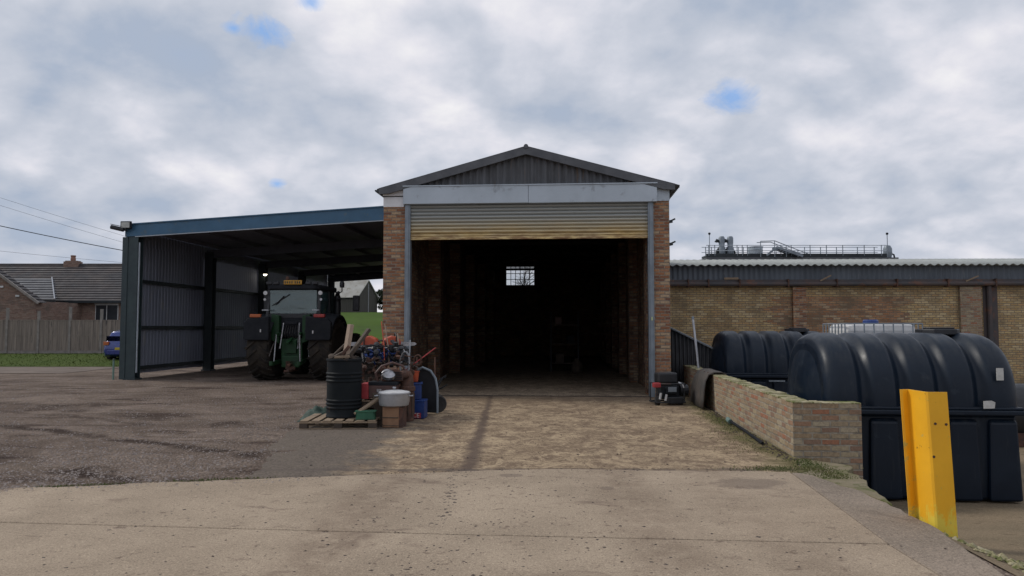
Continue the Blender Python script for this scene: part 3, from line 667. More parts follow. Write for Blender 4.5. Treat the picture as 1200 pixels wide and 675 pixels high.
for sgn, e in ((-1, 3.56), (1, 3.50)):
    mb = MB()
    mb.prism([(0, 5.745), (sgn * (e - .25), 5.745 - .274 * (e - .25)), (sgn * e, 5.80 - .274 * e + .0), (sgn * e, 5.93 - .274 * e), (0, 5.93)][::-sgn], -.16, -.10, 'Y')
    mb.prism([(0, 5.925), (sgn * e, 5.925 - .274 * e), (sgn * e, 5.945 - .274 * e), (0, 5.945)][::-sgn], -.16, .08, 'Y')
    mb.build('verge_flashing', m_verge, shed)
mb = MB(); mb.tube([(0, -.18, 5.93), (0, D + .4, 5.93)], .055, 10); mb.build('ridge_cap', m_verge, shed)
def gutter(parent, a, b, r=.06, mat=None):
    mb = MB(); a, b = Vector(a), Vector(b); d = (b - a).normalized(); sx = d.cross(Vector((0, 0, 1))).normalized(); vs = []
    for p in (a, b):
        for q in range(9):
            t_ = math.pi * q / 8; vs.append(p + sx * r * math.cos(t_) - Vector((0, 0, 1)) * r * math.sin(t_))
    mb.add(vs, [(i, i + 1, 10 + i, 9 + i) for i in range(8)] + [tuple(range(9))]); return mb.build('gutter', mat or m_steel_dark, parent, solid=.006)
gutter(shed, (-3.60, -.14, 4.93), (-3.60, D, 4.87)); gutter(shed, (3.46, -.14, 4.93), (3.46, D, 4.87))
for z in (4.12, 3.58):
    mb = MB(); mb.bar((3.38, .12, z), (3.47, .12, z + .02), .06, .07); mb.bar((3.42, .12, z + .02), (3.53, .08, z + .07), .04, .035); mb.build('wall_bracket', m_steel_dark, shed, bevel=.006)

# things inside the shed
rk = thing('storage_rack', 'dim storage rack against the right wall deep inside the shed', 'rack', (1.95, 27.5, .01), YAW)
for x in (-.5, .5):
    for y in (-.25, .25): mb = MB(); mb.box((x, y, 1.1), (.05, .05, 2.2)); mb.build('upright', m_roofin, rk)
for z in (.3, 1.0, 1.7): mb = MB(); mb.box((0, 0, z), (1.05, .52, .04)); mb.build('shelf', m_woodd, rk)
for x, y, z, s, c, lab in ((1.75, 27.4, .36, .3, m_woodd, 'lidded brown carton on the lowest shelf of the rack in the shed'), (2.15, 27.4, 1.06, .26, m_dgrey, 'black lidded carton on the middle shelf of the shed rack'), (1.7, 27.4, 1.76, .24, m_brown, 'pale lidded carton on the top shelf of the shed rack')):
    t = thing('carton', lab, 'box', (x, y, z - .025), .2 * s)
    mb = MB(); mb.box((0, 0, s / 2), (s, s, s)); mb.build('body', c, t, bevel=.01); mb = MB(); mb.box((0, 0, s + .012), (s + .02, s + .02, .03)); mb.build('lid', c, t, bevel=.006)
t = thing('feed_sack', 'pale filled sack slumped on the floor in front of the shed rack', 'sack', (2.3, 26.3, .01), .3)
mb = MB(); mb.lathe([(.0, 0), (.17, .01), (.2, .12), (.19, .28), (.14, .40), (.06, .45), (.09, .52), (0, .5)], 14); o = mb.build('sack_body', m_woodd, t, smooth='all')

# ================================================================== LEAN-TO
lt = thing('lean_to', 'open fronted steel lean-to with blue fascia joined to the left of the brick shed', 'lean-to', (-12.1, 23.3, 0), YAW)
LW, LD = 9.45, 20.0
def zt(u): return 4.86 + .0575 * u
m = MB(); m.prism([(-.12, zt(-.12) - .37), (LW, zt(LW) - .40), (LW, zt(LW)), (-.12, zt(-.12))], -.06, -.03, 'Y'); m.build('front_fascia', m_blue, lt)
m = MB(); m.prism([(-.14, zt(-.14)), (LW, zt(LW)), (LW, zt(LW) + .035), (-.14, zt(-.14) + .035)], -.10, .08, 'Y'); m.build('fascia_capping', m_blue, lt)
m = MB(); m.prism([(.2, zt(.2) - .40), (LW, zt(LW) - .43), (LW, zt(LW) - .403), (.2, zt(.2) - .373)], -.05, .05, 'Y'); m.build('fascia_trim', m_galv, lt)
m = MB(); m.prism([(-.12, zt(-.12) - .5), (LW, zt(LW) - .55), (LW, zt(LW)), (-.12, zt(-.12))], LD + .03, LD + .06, 'Y'); m.build('back_fascia', m_steel_dark, lt)
m = MB(); m.corr((-.1, 0, zt(-.1) - .06), (0, 1, 0), LD, (1, 0, .0575), LW + .1, .33, .04, 6, True, Nn=(0, 0, 1)); m.build('roof', m_verge, lt)
m = MB(); m.prism([(-.09, zt(-.09) - .10), (LW, zt(LW) - .10), (LW, zt(LW) - .085), (-.09, zt(-.09) - .085)], 0.0, LD, 'Y'); m.build('roof_lining', m_lining, lt)
m = MB()
for i in range(7):
    u = .3 + i * 1.5; m.b2((u, 0, zt(u) - .22), (u + .05, LD, zt(u) - .105))
m.build('purlins', m_lining, lt)
for k in range(5):
    v_ = k * 5.0 + (.0 if k else .0)
    y0 = v_ - .03 if k < 4 else v_ - .2
    m = MB(); m.prism([(.0, zt(0) - (.58 if k else .40)), (LW, zt(LW) - (.58 if k else .42)), (LW, zt(LW) - .27), (.0, zt(0) - .27)], y0 + .10, y0 + .22, 'Y'); m.build('rafter', m_rafter, lt)
    m = MB()
    m.b2((-.02, y0, -.05), (.30, y0 + .02, 4.5)); m.b2((-.02, y0 + .28, -.05), (.30, y0 + .30, 4.5)); m.b2((.13, y0 + .02, -.05), (.15, y0 + .28, 4.5)); m.b2((-.06, y0 - .04, -.05), (.34, y0 + .34, .03))
    m.build('column', m_post if k == 0 else m_steel_dark, lt)
m = MB(); m.b2((-.20, -.05, .0), (-.022, .02, 4.47)); m.b2((-.20, .02, 0), (-.18, .5, 4.47)); m.build('corner_flashing', m_post, lt)
m = MB(); m.b2((.305, .0, .2), (.335, .05, 4.3)); m.build('conduit', m_galv, lt)
for k in range(4):       # wall sheets between columns: lower, upper
    a = k * 5.0 + .28; L = 5.0 - .26
    m = MB(); m.corr((-.10, a - .28, .14), (0, 1, 0), 5.0, (0, 0, 1), 3.0 if k else 4.14, .2, .013, 6, True, Nn=(1, 0, 0)); m.build('wall_sheet', m_sheet, lt)
    if k:
        m = MB(); m.corr((-.098, a - .28, 3.12), (0, 1, 0), 5.0, (0, 0, 1), 1.2, .2, .013, 6, True, Nn=(1, 0, 0)); m.build('translucent_sheet', m_trans, lt)
    for z in (.32, 1.62, 3.12): m = MB(); m.b2((-.045, a, z - .055), (.02, a + L - .02, z + .055)); m.build('sheeting_rail', m_steel_dark, lt)
m = MB(); m.corr((-.12, 0, 4.26), (0, 1, 0), LD, (0, 0, 1), .5, .2, .013, 6, True, Nn=(1, 0, 0)); m.build('eaves_sheet', m_sheet, lt)
# lamp on the third column
t = thing('bulkhead_lamp', 'small glowing bulkhead lamp high on a lean-to column above the tractor', 'lamp', (-11.40 + .33, 33.1, 4.05), YAW)
m = MB(); m.box((-.1, 0, .04), (.28, .05, .05)); m.build('bracket', m_steel_dark, t)
m = MB(); m.lathe([(0, -.05), (.09, -.04), (.11, .02), (.07, .06), (0, .07)], 14); m.build('housing', m_dgrey, t, smooth=True)
m = MB(); m.lathe([(0, -.11), (.05, -.10), (.075, -.06), (.085, -.041), (0, -.04)], 14); m.build('bulb', m_lamp, t, smooth=True)
# floodlight and camera at the corner
t = thing('floodlight', 'square floodlight on the top left corner of the lean-to', 'floodlight', (-12.12, 23.1, 4.80), YAW)
m = MB(); m.box((0, 0, .03), (.34, .08, .24)); m.build('housing', m_dgrey, t, bevel=.015)
m = MB(); m.box((0, -.045, .03), (.27, .012, .17)); m.build('lens', pm('lamp_lens', (.45, .46, .42), (.33, .34, .32), 8, .2), t)
m = MB(); m.box((0, .09, -.05), (.08, .14, .05)); m.build('bracket', m_steel_dark, t)
t = thing('security_camera', 'dark bullet security camera pointing left beside the floodlight', 'camera', (-12.36, 23.1, 4.71), YAW)
m = MB(); m.tube([(-.22, -.04, .06), (.16, .02, -.03)], .065, 12); m.build('body', m_black, t, smooth=True)
m = MB(); m.box((-.05, 0, .11), (.34, .16, .02), Matrix.Rotation(R(12), 3, 'Y')); m.build('sunshield', m_black, t)
m = MB(); m.tube([(.1, .02, -.02), (.24, .06, -.04)], .03, 8); m.build('bracket', m_black, t)
t = thing('marker_post', 'thin pale green post beside the front leg of the lean-to', 'post', (-12.55, 23.4, -.03))
m = MB(); m.tube([(0, 0, 0), (0, 0, .62)], .03, 8); m.build('post', pm('pale_green', (.16, .26, .22), None, 5, .6), t); m = MB(); m.lathe([(.035, .62), (.035, .65), (0, .67)], 8); m.build('cap', m_post, t)

# ================================================================== TRACTOR (rear towards the camera)
tr = thing('tractor', 'green tractor with black fenders parked rear first under the lean-to', 'tractor', (-6.72, 23.35, -.02), R(-3))
def wheel(x, y, r, wd, side):
    m = MB(); hw = wd / 2
    m.lathe([(r * .55, -hw * .8), (r * .70, -hw), (r * .88, -hw), (r * .955, -hw * .86), (r * .965, 0), (r * .955, hw * .86), (r * .88, hw), (r * .70, hw), (r * .55, hw * .8)], 40, (x, y, r), 'X')
    nl = 20
    for i in range(nl):
        for s_ in (-1, 1):
            a0 = 2 * math.pi * (i + (0 if s_ < 0 else .5)) / nl
            pts = []
            for q in range(5):
                f = q / 4; xx = s_ * hw * (.02 + .98 * f); a = a0 - .30 * f * 1.0
                pts.append(((xx, a), r * (1.0 if f < .95 else .965)))
            for (p0, r0), (p1, r1) in zip(pts[:-1], pts[1:]):
                A = Vector((x + p0[0], y + math.sin(p0[1]) * (r0 - .02), r + math.cos(p0[1]) * (r0 - .02))); B = Vector((x + p1[0], y + math.sin(p1[1]) * (r1 - .02), r + math.cos(p1[1]) * (r1 - .02)))
                m.bar(A, B + (B - A) * .1, .055, .05, up=(0, math.sin(p0[1]), math.cos(p0[1])))
    wroot = m.build('tyre', m_tyre, tr)
    m = MB(); o = side * hw
    m.lathe([(r * .56, -hw * .78), (r * .53, -hw * .3), (r * .50, o * .1), (r * .2, o * .25), (r * .12, o * .55), (0.001, o * .56)] if side > 0 else [(0.001, o * .56), (r * .12, o * .55), (r * .2, o * .25), (r * .50, o * .1), (r * .53, hw * .3), (r * .56, hw * .78)], 28, (x, y, r), 'X')
    m.build('rim', m_yelrim, wroot, smooth=True)
wheel(-.96, 0, .98, .70, -1); wheel(.96, 0, .98, .70, 1)
wheel(-.93, 2.75, .72, .52, -1); wheel(.93, 2.75, .72, .52, 1)
for s_ in (-1, 1):       # fenders
    m = MB(); n = 14; vs = []
    for i in range(n + 1):
        a = R(-62 + 125 * i / n); rr = 1.10
        y, z = math.sin(a) * rr, .98 + math.cos(a) * rr * .98
        for xx, dz in ((s_ * .52, .02), (s_ * .98, .02), (s_ * 1.32, -.03), (s_ * 1.34, -.10)): vs.append((xx, y, z + dz))
    fs = []
    for i in range(n):
        for j in range(3): fs.append((i * 4 + j, i * 4 + j + 1, i * 4 + 5 + j, i * 4 + 4 + j))
    m.add(vs, fs); f = m.build('fender', m_dgrey, tr, smooth=True, solid=.03)
    m = MB(); m.prism([(s_ * .56, 1.25), (s_ * 1.30, 1.25), (s_ * 1.34, 1.32), (s_ * 1.34, 1.78), (s_ * 1.22, 1.93), (s_ * .56, 1.98)][::s_], -1.06, -.90, 'Y'); m.build('fender_panel', m_dgrey, f, bevel=.03)
    m = MB(); m.box((s_ * .98, -1.02, 1.99), (.34, .10, .10)); m.build('tail_lamp', m_amber if s_ < 0 else m_redlens, f, bevel=.02)
    m = MB(); m.box((s_ * .80, -1.075, 1.50 if s_ > 0 else 1.54), (.035, .02, .09)); m.build('reflector', m_white, f)
    m = MB(); m.prism([(s_ * .36, 1.15), (s_ * .60, 1.25), (s_ * .60, 2.05), (s_ * .36, 2.0)][::s_], -.75, -.45, 'Y'); m.build('inner_fender', m_green, f, bevel=.02)
# cab
m = MB(); m.b2((-.72, -.55, 1.35), (.72, 1.05, 1.98)); m.build('cab_base', m_dgrey, tr, bevel=.04)
m = MB()
for s_ in (-1, 1):
    m.bar((s_ * .80, -.52, 1.95), (s_ * .77, -.40, 2.80), .10, .10); m.bar((s_ * .85, .45, 1.5), (s_ * .80, .45, 2.80), .07, .07); m.bar((s_ * .62, 1.25, 1.5), (s_ * .66, 1.15, 2.80), .08, .08)
m.b2((-.80, -.56, 1.93), (.80, -.46, 2.06)); m.build('cab_frame', m_black, tr, bevel=.01)
m = MB(); m.prism([(-.82, -.55), (-.70, -.66), (.70, -.66), (.82, -.55), (.84, 1.25), (.60, 1.48), (-.60, 1.48), (-.84, 1.25)], 2.80, 2.96); rf = m.build('cab_roof', m_dgrey, tr, bevel=.045)
m = MB(); m.b2((-.74, -.50, 2.07), (.72, -.485, 2.79)); m.build('rear_window', m_glass, tr)
for s_ in (-1, 1): m = MB(); m.add([(s_ * .84, -.46, 2.0), (s_ * .79, -.36, 2.79), (s_ * .79, 1.12, 2.79), (s_ * .70, 1.2, 1.7)], [(0, 1, 2, 3)]); m.build('side_window', m_glass, tr)
m = MB(); m.add([(-.62, 1.24, 1.7), (.62, 1.24, 1.7), (.66, 1.16, 2.79), (-.66, 1.16, 2.79)], [(0, 1, 2, 3)]); m.build('windscreen', m_glass, tr)
m = MB(); m.tube([(-.66, -.52, 2.32), (-.12, -.53, 2.66)], .014, 6); m.tube([(-.55, -.53, 2.34), (-.3, -.53, 2.6)], .02, 5); m.build('rear_wiper', m_black, tr)
m = MB(); m.box((0, .25, 1.95), (.5, .5, .3)); m.box((0, -.02, 2.22), (.46, .14, .6)); m.build('driver_seat', m_black, tr, bevel=.04)
m = MB(); m.box((.03, -.68, 3.02), (.56, .05, .13)); m.b2((-.25, -.66, 2.95), (.3, -.6, 2.97)); pl = m.build('number_plate', pm('plate_yellow', (.50, .27, .02), (.4, .2, .02), 4, .5), tr, bevel=.01)
m = MB()
for i, x in enumerate((-.2, -.13, -.06, .01, .11, .18, .25)): m.box((x, -.707, 3.02), (.035, .004, .07))
m.build('plate_characters', m_black, pl)
for i, x in enumerate((-.72, -.5, .5, .72)):
    m = MB(); m.box((x, -.64, 3.0), (.17, .09, .09)); m.build('work_lamp', m_black, rf, bevel=.02)
for s_ in (-1, 1):
    m = MB(); m.tube([(s_ * .86, -.56, 2.70), (s_ * .86, -.60, 2.70)], .065, 12); m.build('side_lamp', m_white, tr)
    m = MB(); m.tube([(s_ * .88, -.55, 2.50), (s_ * .88, -.59, 2.50)], .04, 10); m.build('indicator_lamp', m_white if s_ < 0 else m_chrome, tr)
    m = MB(); m.box((s_ * .78, -.75, 2.17), (.2, .08, .03)); m.build('handrail', m_alu, tr)
m = MB(); m.tube([(-.17, -.60, 2.96), (-.17, -.60, 3.10)], .03, 8); m.lathe([(.05, 3.08), (.06, 3.13), (.045, 3.2), (0, 3.22)], 12, (-.17, -.60, 0)); m.build('aerial', m_rust, tr)
m = MB(); m.tube([(1.0, 1.0, 2.78), (1.08, 1.0, 2.82), (1.08, 1.0, 2.95)], .02, 6); m.tube([(.8, 1.0, 2.8), (1.02, 1.0, 2.78)], .02, 6); m.lathe([(.07, 2.95), (.08, 3.0), (.08, 3.1), (.05, 3.16), (0, 3.17)], 12, (1.08, 1.0, 0)); m.build('beacon', m_black, tr, smooth=True)
# exhaust and mirrors
m = MB(); m.tube([(.83, 1.35, 1.2), (.83, 1.35, 1.5), (.83, 1.35, 2.62), (.84, 1.32, 2.74), (.90, 1.22, 2.80)], [.09, .115, .115, .07, .055], 14); m.build('exhaust', m_black, tr, smooth=True)
for s_ in (-1, 1):
    m = MB(); m.tube([(s_ * .75, 1.15, 2.58), (s_ * 1.2, 1.22, 2.60), (s_ * 1.46, 1.22, 2.6)], .022, 6); mi = m.build('mirror_arm', m_black, tr)
    m = MB(); m.box((s_ * 1.50, 1.22, 2.44), (.22, .10, .52)); m.build('mirror', m_black, mi, bevel=.03)
m = MB(); m.prism([(-.40, 1.02), (.40, 1.02), (.42, 1.7), (.28, 1.88), (-.28, 1.88), (-.42, 1.7)], 1.25, 3.35, 'Y'); m.build('bonnet', m_green, tr, bevel=.05)
m = MB(); m.b2((-.30, -.1, .62), (.30, 3.2, 1.10)); m.tube([(-.95, 0, .98), (.95, 0, .98)], .16, 12); m.tube([(-.9, 2.75, .72), (.9, 2.75, .72)], .09, 10); m.build('chassis', m_dgrey, tr)
# hitch
m = MB(); m.b2((-.33, -.62, .55), (.33, -.08, 1.30)); m.b2((-.28, -.72, .42), (.28, -.55, .78)); m.build('rear_housing', m_green, tr, bevel=.03)
m = MB()
for s_ in (-1, 1):
    m.bar((s_ * .34, -.35, .62), (s_ * .42, -1.15, .55), .06, .12); m.tube([(s_ * .42, -1.15, .50), (s_ * .42, -1.15, .62)], .07, 8)
    m.bar((s_ * .30, -.60, 1.45), (s_ * .36, -.95, 1.42), .06, .10)
m.build('lower_links', m_green, tr, bevel=.01)
for s_ in (-1, 1):
    m = MB(); m.tube([(s_ * .36, -.95, 1.42), (s_ * .40, -1.0, .58)], .018, 6); m.tube([(s_ * .25, -.66, 1.78), (s_ * .28, -.86, 1.0)], .022, 6); m.tube([(s_ * .52, -.6, 1.30), (s_ * .62, -.85, .75)], .02, 6); m.build('lift_rod', m_chrome, tr)
m = MB(); m.bar((0, -.55, 1.30), (0, -1.0, 1.15), .09, .09); m.b2((-.17, -.70, .85), (.17, -.60, 1.25)); m.build('top_link', m_green, tr, bevel=.01)
m = MB(); m.box((0, -.66, 1.78), (.35, .06, .08)); m.build('work_light', m_dgrey, tr, bevel=.01)
m = MB(); m.tube([(0, -.60, .52), (0, -.85, .50)], .05, 8); m.b2((-.08, -1.05, .30), (.08, -.2, .36)); m.b2((-.15, -.72, .36), (.15, -.66, .62)); m.build('drawbar', m_rust, tr, bevel=.01)
m = MB()
for i in range(6): m.tube([(-.2 + i * .08, -.60, 1.32), (-.2 + i * .08, -.70, 1.45 + .03 * (i % 2)), (-.18 + i * .07, -.58, 1.7)], .014, 5)
m.build('hydraulic_hoses', m_rubber, tr)

# ================================================================== YARD WALL, TANKS, RIGHT SIDE
yw = thing('yard_wall', 'low weathered brick wall with mossy top dividing the ramp from the oil tanks', 'wall', (3.53, 9.34, 0), R(-4.7))
m = MB(); m.b2((0, .20, -.72), (.24, 12.8, .66)); m.b2((-.012, .0, -.72), (.24, .33, .66)); m.build('long_wall', m_yard, yw)
m = MB(); m.b2((.24, 0.004, -.72), (.82, .23, .655)); m.build('return_wall', m_yard, yw)
m = MB()
random.seed(3)
vs = []; nx = 90
y_ = -.012
while y_ < 12.7:
    L = random.uniform(.10, .24); z = .66 + random.uniform(.012, .026); m.box((.12 + random.uniform(-.008, .008), y_ + L / 2, z / 2 + .33), (.245 + random.uniform(-.01, .02), L * .97, abs(z - .66) + .002 + .0)) ; y_ += L
x_ = .25
while x_ < .80:
    L = min(random.uniform(.09, .2), .822 - x_); h = random.uniform(.012, .026); m.box((x_ + L / 2, .115, .655 + h / 2), (L * .96, .235, h)); x_ += L
m.v = [(a, b, c) for a, b, c in m.v]
m.build('mortar_capping', m_yardtop, yw, bevel=.008)
# loose bricks on the mossy verge
# rubber mat
mt = thing('rubber_mat', 'brown black rubber mat draped over the low brick wall', 'mat', (3.96, 14.9, 0), R(-4.7))
prof = [(-.20, .02), (-.19, .2), (-.17, .4), (-.13, .56), (-.06, .68), (.06, .722), (.2, .722), (.27, .69), (.30, .55), (.31, .3)]
prof = [(a, b) for a, b in prof]
m = MB(); vs = []
for j, y in enumerate([0, .3, .6, .9, 1.2, 1.45]):
    for i, (x, z) in enumerate(prof): vs.append((x + .012 * math.sin(j * 2 + i), y - .35 + (.02 * i if j == 0 else 0), z))
k = len(prof); m.add(vs, [(j * k + i, j * k + i + 1, (j + 1) * k + i + 1, (j + 1) * k + i) for j in range(5) for i in range(k - 1)])
m.build('sheet', m_mat, mt, smooth='all', solid=.025)
m = MB()
for i in range(3): m.lathe([(0, 0), (.018, .004), (.012, .012), (0, .014)], 8, (-.03, .0 + i * .4, .705), M=Matrix.Rotation(R(-35), 3, 'Y'))
m.build('fixings', m_rust, mt)

def make_tank(label):
    t = thing('oil_tank', label, 'tank', group='dark plastic oil tanks behind the yard wall')
    Lx, W, Hs, Ht = 2.38, 1.98, 1.13, 2.12
    # upper ribbed barrel
    nu, na = 140, 44; vs = []
    nl = 5; pitch = Lx / nl
    for i in range(nu + 1):
        u = Lx * i / nu
        ph = (u / pitch) % 1.0
        g = max(0, 1 - min(ph, 1 - ph) / .28); g = g * g * (3 - 2 * g)
        if u < pitch * .4 or u > Lx - pitch * .4: g = 0
        e = min(u, Lx - u); er = .22; ef = 1 if e > er else math.sqrt(max(0, 1 - ((er - e) / er) ** 2)) 
        s = (1 - .085 * g)
        endw = .86 + .14 * ef; endh = .84 + .16 * ef
        for j in range(na + 1):
            a = math.pi * j / na; cx, cz = math.cos(a), math.sin(a); p = 2 / 2.55
            y = (W / 2) * math.copysign(abs(cx) ** p, cx); z = (Ht - Hs) * abs(cz) ** p
            vs.append((u, W / 2 - y * s * endw, Hs + z * s * endh))
    fs = [(i * (na + 1) + j, i * (na + 1) + j + 1, (i + 1) * (na + 1) + j + 1, (i + 1) * (na + 1) + j) for i in range(nu) for j in range(na)]
    fs += [tuple(range(na + 1)), tuple(reversed(range(nu * (na + 1), (nu + 1) * (na + 1))))]
    m = MB(); m.add(vs, fs); m.build('ribbed_top', m_plastic, t, smooth=True)
    # domed cheek on each end
    for x, sg in ((.02, -1), (Lx - .02, 1)):
        m = MB(); vs = []; nr = 8
        for r_ in range(nr + 1):
            q = r_ / nr
            for j in range(na + 1):
                a = math.pi * j / na; cx, cz = math.cos(a), math.sin(a); p = 2 / 2.3
                vs.append((x + sg * (.13 * (1 - q ** 2.4)), W / 2 - (W / 2) * .80 * q * math.copysign(abs(cx) ** p, cx), Hs + .03 + (Ht - Hs) * .78 * q * abs(cz) ** p))
        m.add(vs, [(i * (na + 1) + j, i * (na + 1) + j + 1, (i + 1) * (na + 1) + j + 1, (i + 1) * (na + 1) + j) for i in range(nr) for j in range(na)])
        m.build('end_dome', m_plastic, t, smooth='all')
    # seam lip
    m = MB(); m.b2((-.05, -.05, Hs - .05), (Lx + .05, W + .05, Hs + .012)); m.b2((-.02, -.02, Hs + .012), (Lx + .02, W + .02, Hs + .05)); m.build('seam_lip', m_plastic, t, bevel=.015)
    # bund with legs
    m = MB(); m.b2((.03, .07, 0), (Lx - .03, W - .07, Hs - .05)); m.build('bund', m_plastic, t, bevel=.04)
    for i in range(5):
        x = .22 + i * (Lx - .44) / 4
        for y, sg in ((.0, 1), (W, -1)):
            m = MB(); yy = y
            m.add([(x - .20, yy, 0), (x + .20, yy, 0), (x + .20, yy + sg * .12, 0), (x - .20, yy + sg * .12, 0),
                   (x - .17, yy + sg * .015, Hs - .14), (x + .17, yy + sg * .015, Hs - .14), (x + .17, yy + sg * .12, Hs - .07), (x - .17, yy + sg * .12, Hs - .07)],
                  [(0, 3, 2, 1), (4, 5, 6, 7), (0, 1, 5, 4), (1, 2, 6, 5), (2, 3, 7, 6), (3, 0, 4, 7)])
            m.build('leg', m_plastic, t, bevel=.03)
    for i in range(4):
        y = .30 + i * (W - .6) / 3
        for x, sg in ((0, 1), (Lx, -1)):
            m = MB(); m.add([(x, y - .16, 0), (x, y + .16, 0), (x + sg * .1, y + .16, 0), (x + sg * .1, y - .16, 0), (x + sg * .012, y - .14, Hs - .12), (x + sg * .012, y + .14, Hs - .12), (x + sg * .1, y + .14, Hs - .06), (x + sg * .1, y - .14, Hs - .06)],
                  [(0, 3, 2, 1), (4, 5, 6, 7), (0, 1, 5, 4), (1, 2, 6, 5), (2, 3, 7, 6), (3, 0, 4, 7)])
            m.build('end_leg', m_plastic, t, bevel=.03)
    m = MB(); m.prism([(1.62, .95), (1.72, .82), (2.02, .82), (2.12, .95), (2.12, 1.2), (1.62, 1.2)], Ht - .03, Ht + .05); m.prism([(1.70, .92), (2.04, .92), (2.04, 1.14), (1.70, 1.14)], Ht + .05, Ht + .075); m.build('inspection_hatch', m_black, t, bevel=.012)
    return t
m_decal = pm('paper_label', (.55, .55, .53), (.42, .42, .40), 14, .6)
t1 = make_tank('large ribbed dark oil tank in front, behind the yellow steel post')
t1.location = (4.08, 9.62, -.585); t1.rotation_euler = (0, 0, R(-5))
t2 = copy_tree(t1); t2['label'] = 'smaller looking ribbed oil tank further back, beside the black sheets and brick wall'
t2.location = (4.80, 16.6, -.585); t2.rotation_euler = (0, 0, R(-4))
m = MB(); m.box((2.12, -.002, 1.60), (.085, .006, .155)); m.build('paper_label', m_decal, t1)
m = MB(); m.prism([(1.88, 1.17), (2.01, 1.175), (2.02, 1.25), (1.98, 1.27), (1.88, 1.265)], -.065, -.055, 'Y'); m.build('paper_label', m_decal, t1)
m = MB(); m.b2((.9, -.065, Hs_ if False else 1.0), (1.25, -.05, 1.03)); m.build('seam_rib', m_guide, t2)
# stacked bulk containers behind the big tank
def ibc(label, loc, rz):
    t = thing('bulk_container', label, 'container', loc, rz, 'caged bulk containers stacked behind the tanks')
    m = MB(); m.box((0, 0, .07), (1.2, 1.0, .13)); m.build('pallet_base', m_black, t, bevel=.01)
    m = MB(); m.box((0, 0, .62), (1.12, .92, .98)); m.build('bottle', m_white, t, bevel=.12)
    m = MB(); m.lathe([(.12, 1.09), (.12, 1.15), (.1, 1.17), (0, 1.17)], 16); m.build('lid', m_bluep, t)
    m = MB()
    for z in (.3, .5, .7, .9, 1.1):
        m.tube([(-.6, -.5, z), (.6, -.5, z), (.6, .5, z), (-.6, .5, z), (-.6, -.5, z)], .011, 5)
    for i in range(9):
        x = -.6 + 1.2 * i / 8
        for y in (-.5, .5): m.tube([(x, y, .13), (x, y, 1.1)], .011, 5)
    for i in range(1, 7):
        y = -.5 + i / 7
        for x in (-.6, .6): m.tube([(x, y, .13), (x, y, 1.1)], .011, 5)
    m.build('cage', m_guide, t)
    return t
ibc('white caged bulk container on the ground, under another one behind the big tank', (5.95, 12.35, -.60), R(-6))
ibc('white caged bulk container on top of another, its top showing over the big tank', (5.97, 12.33, .57), R(-4))

# third tank, cut by the right frame edge
t = thing('barrel_tank', 'black barrel shaped tank low at the right edge behind the big oil tank', 'tank', (9.9, 14.2, -.6), R(-10))
m = MB(); m.tube([(-.75, 0, .62), (-.7, 0, .62), (0, 0, .62), (1.3, 0, .62), (1.35, 0, .62)], [.42, .52, .52, .52, .4], 24); m.build('barrel', m_black, t, smooth=True)
m = MB(); m.b2((-.5, -.4, 0), (-.3, .4, .25)); m.b2((.8, -.4, 0), (1.0, .4, .25)); m.build('cradle', m_rust, t)

# black corrugated sheets leaning and pale pole
t = thing('sheet_stack', 'dark corrugated sheets leaning with a sloping top edge beside the brick pier', 'sheeting', (4.35, 18.5, -.6), R(-30))
m = MB(); m.corr((-.55, 0, 0), (1, 0, 0), 2.0, (0, 0, 1), lambda x: max(1.15, 2.26 - .48 * x), .1, .03, 6); m.build('corrugated_sheet', m_black, t, smooth='all', solid=.008)
m = MB(); m.bar((-.55, -.02, 2.275), (1.6, -.02, 1.27), .06, .035); m.build('edge_capping', m_guide, t)
t = thing('steel_pole', 'thin pale steel pole leaning against the dark corrugated sheets', 'pole', (4.30, 17.1, -.6), 0)
m = MB(); m.tube([(.12, 0, 0), (-.02, .12, 1.7), (-.08, .18, 2.42)], .028, 8); m.build('tube', m_alu, t); m = MB(); m.lathe([(.034, 0), (.034, .06), (0, .08)], 8, (-.08, .18, 2.40)); m.build('cap', m_guide, t)

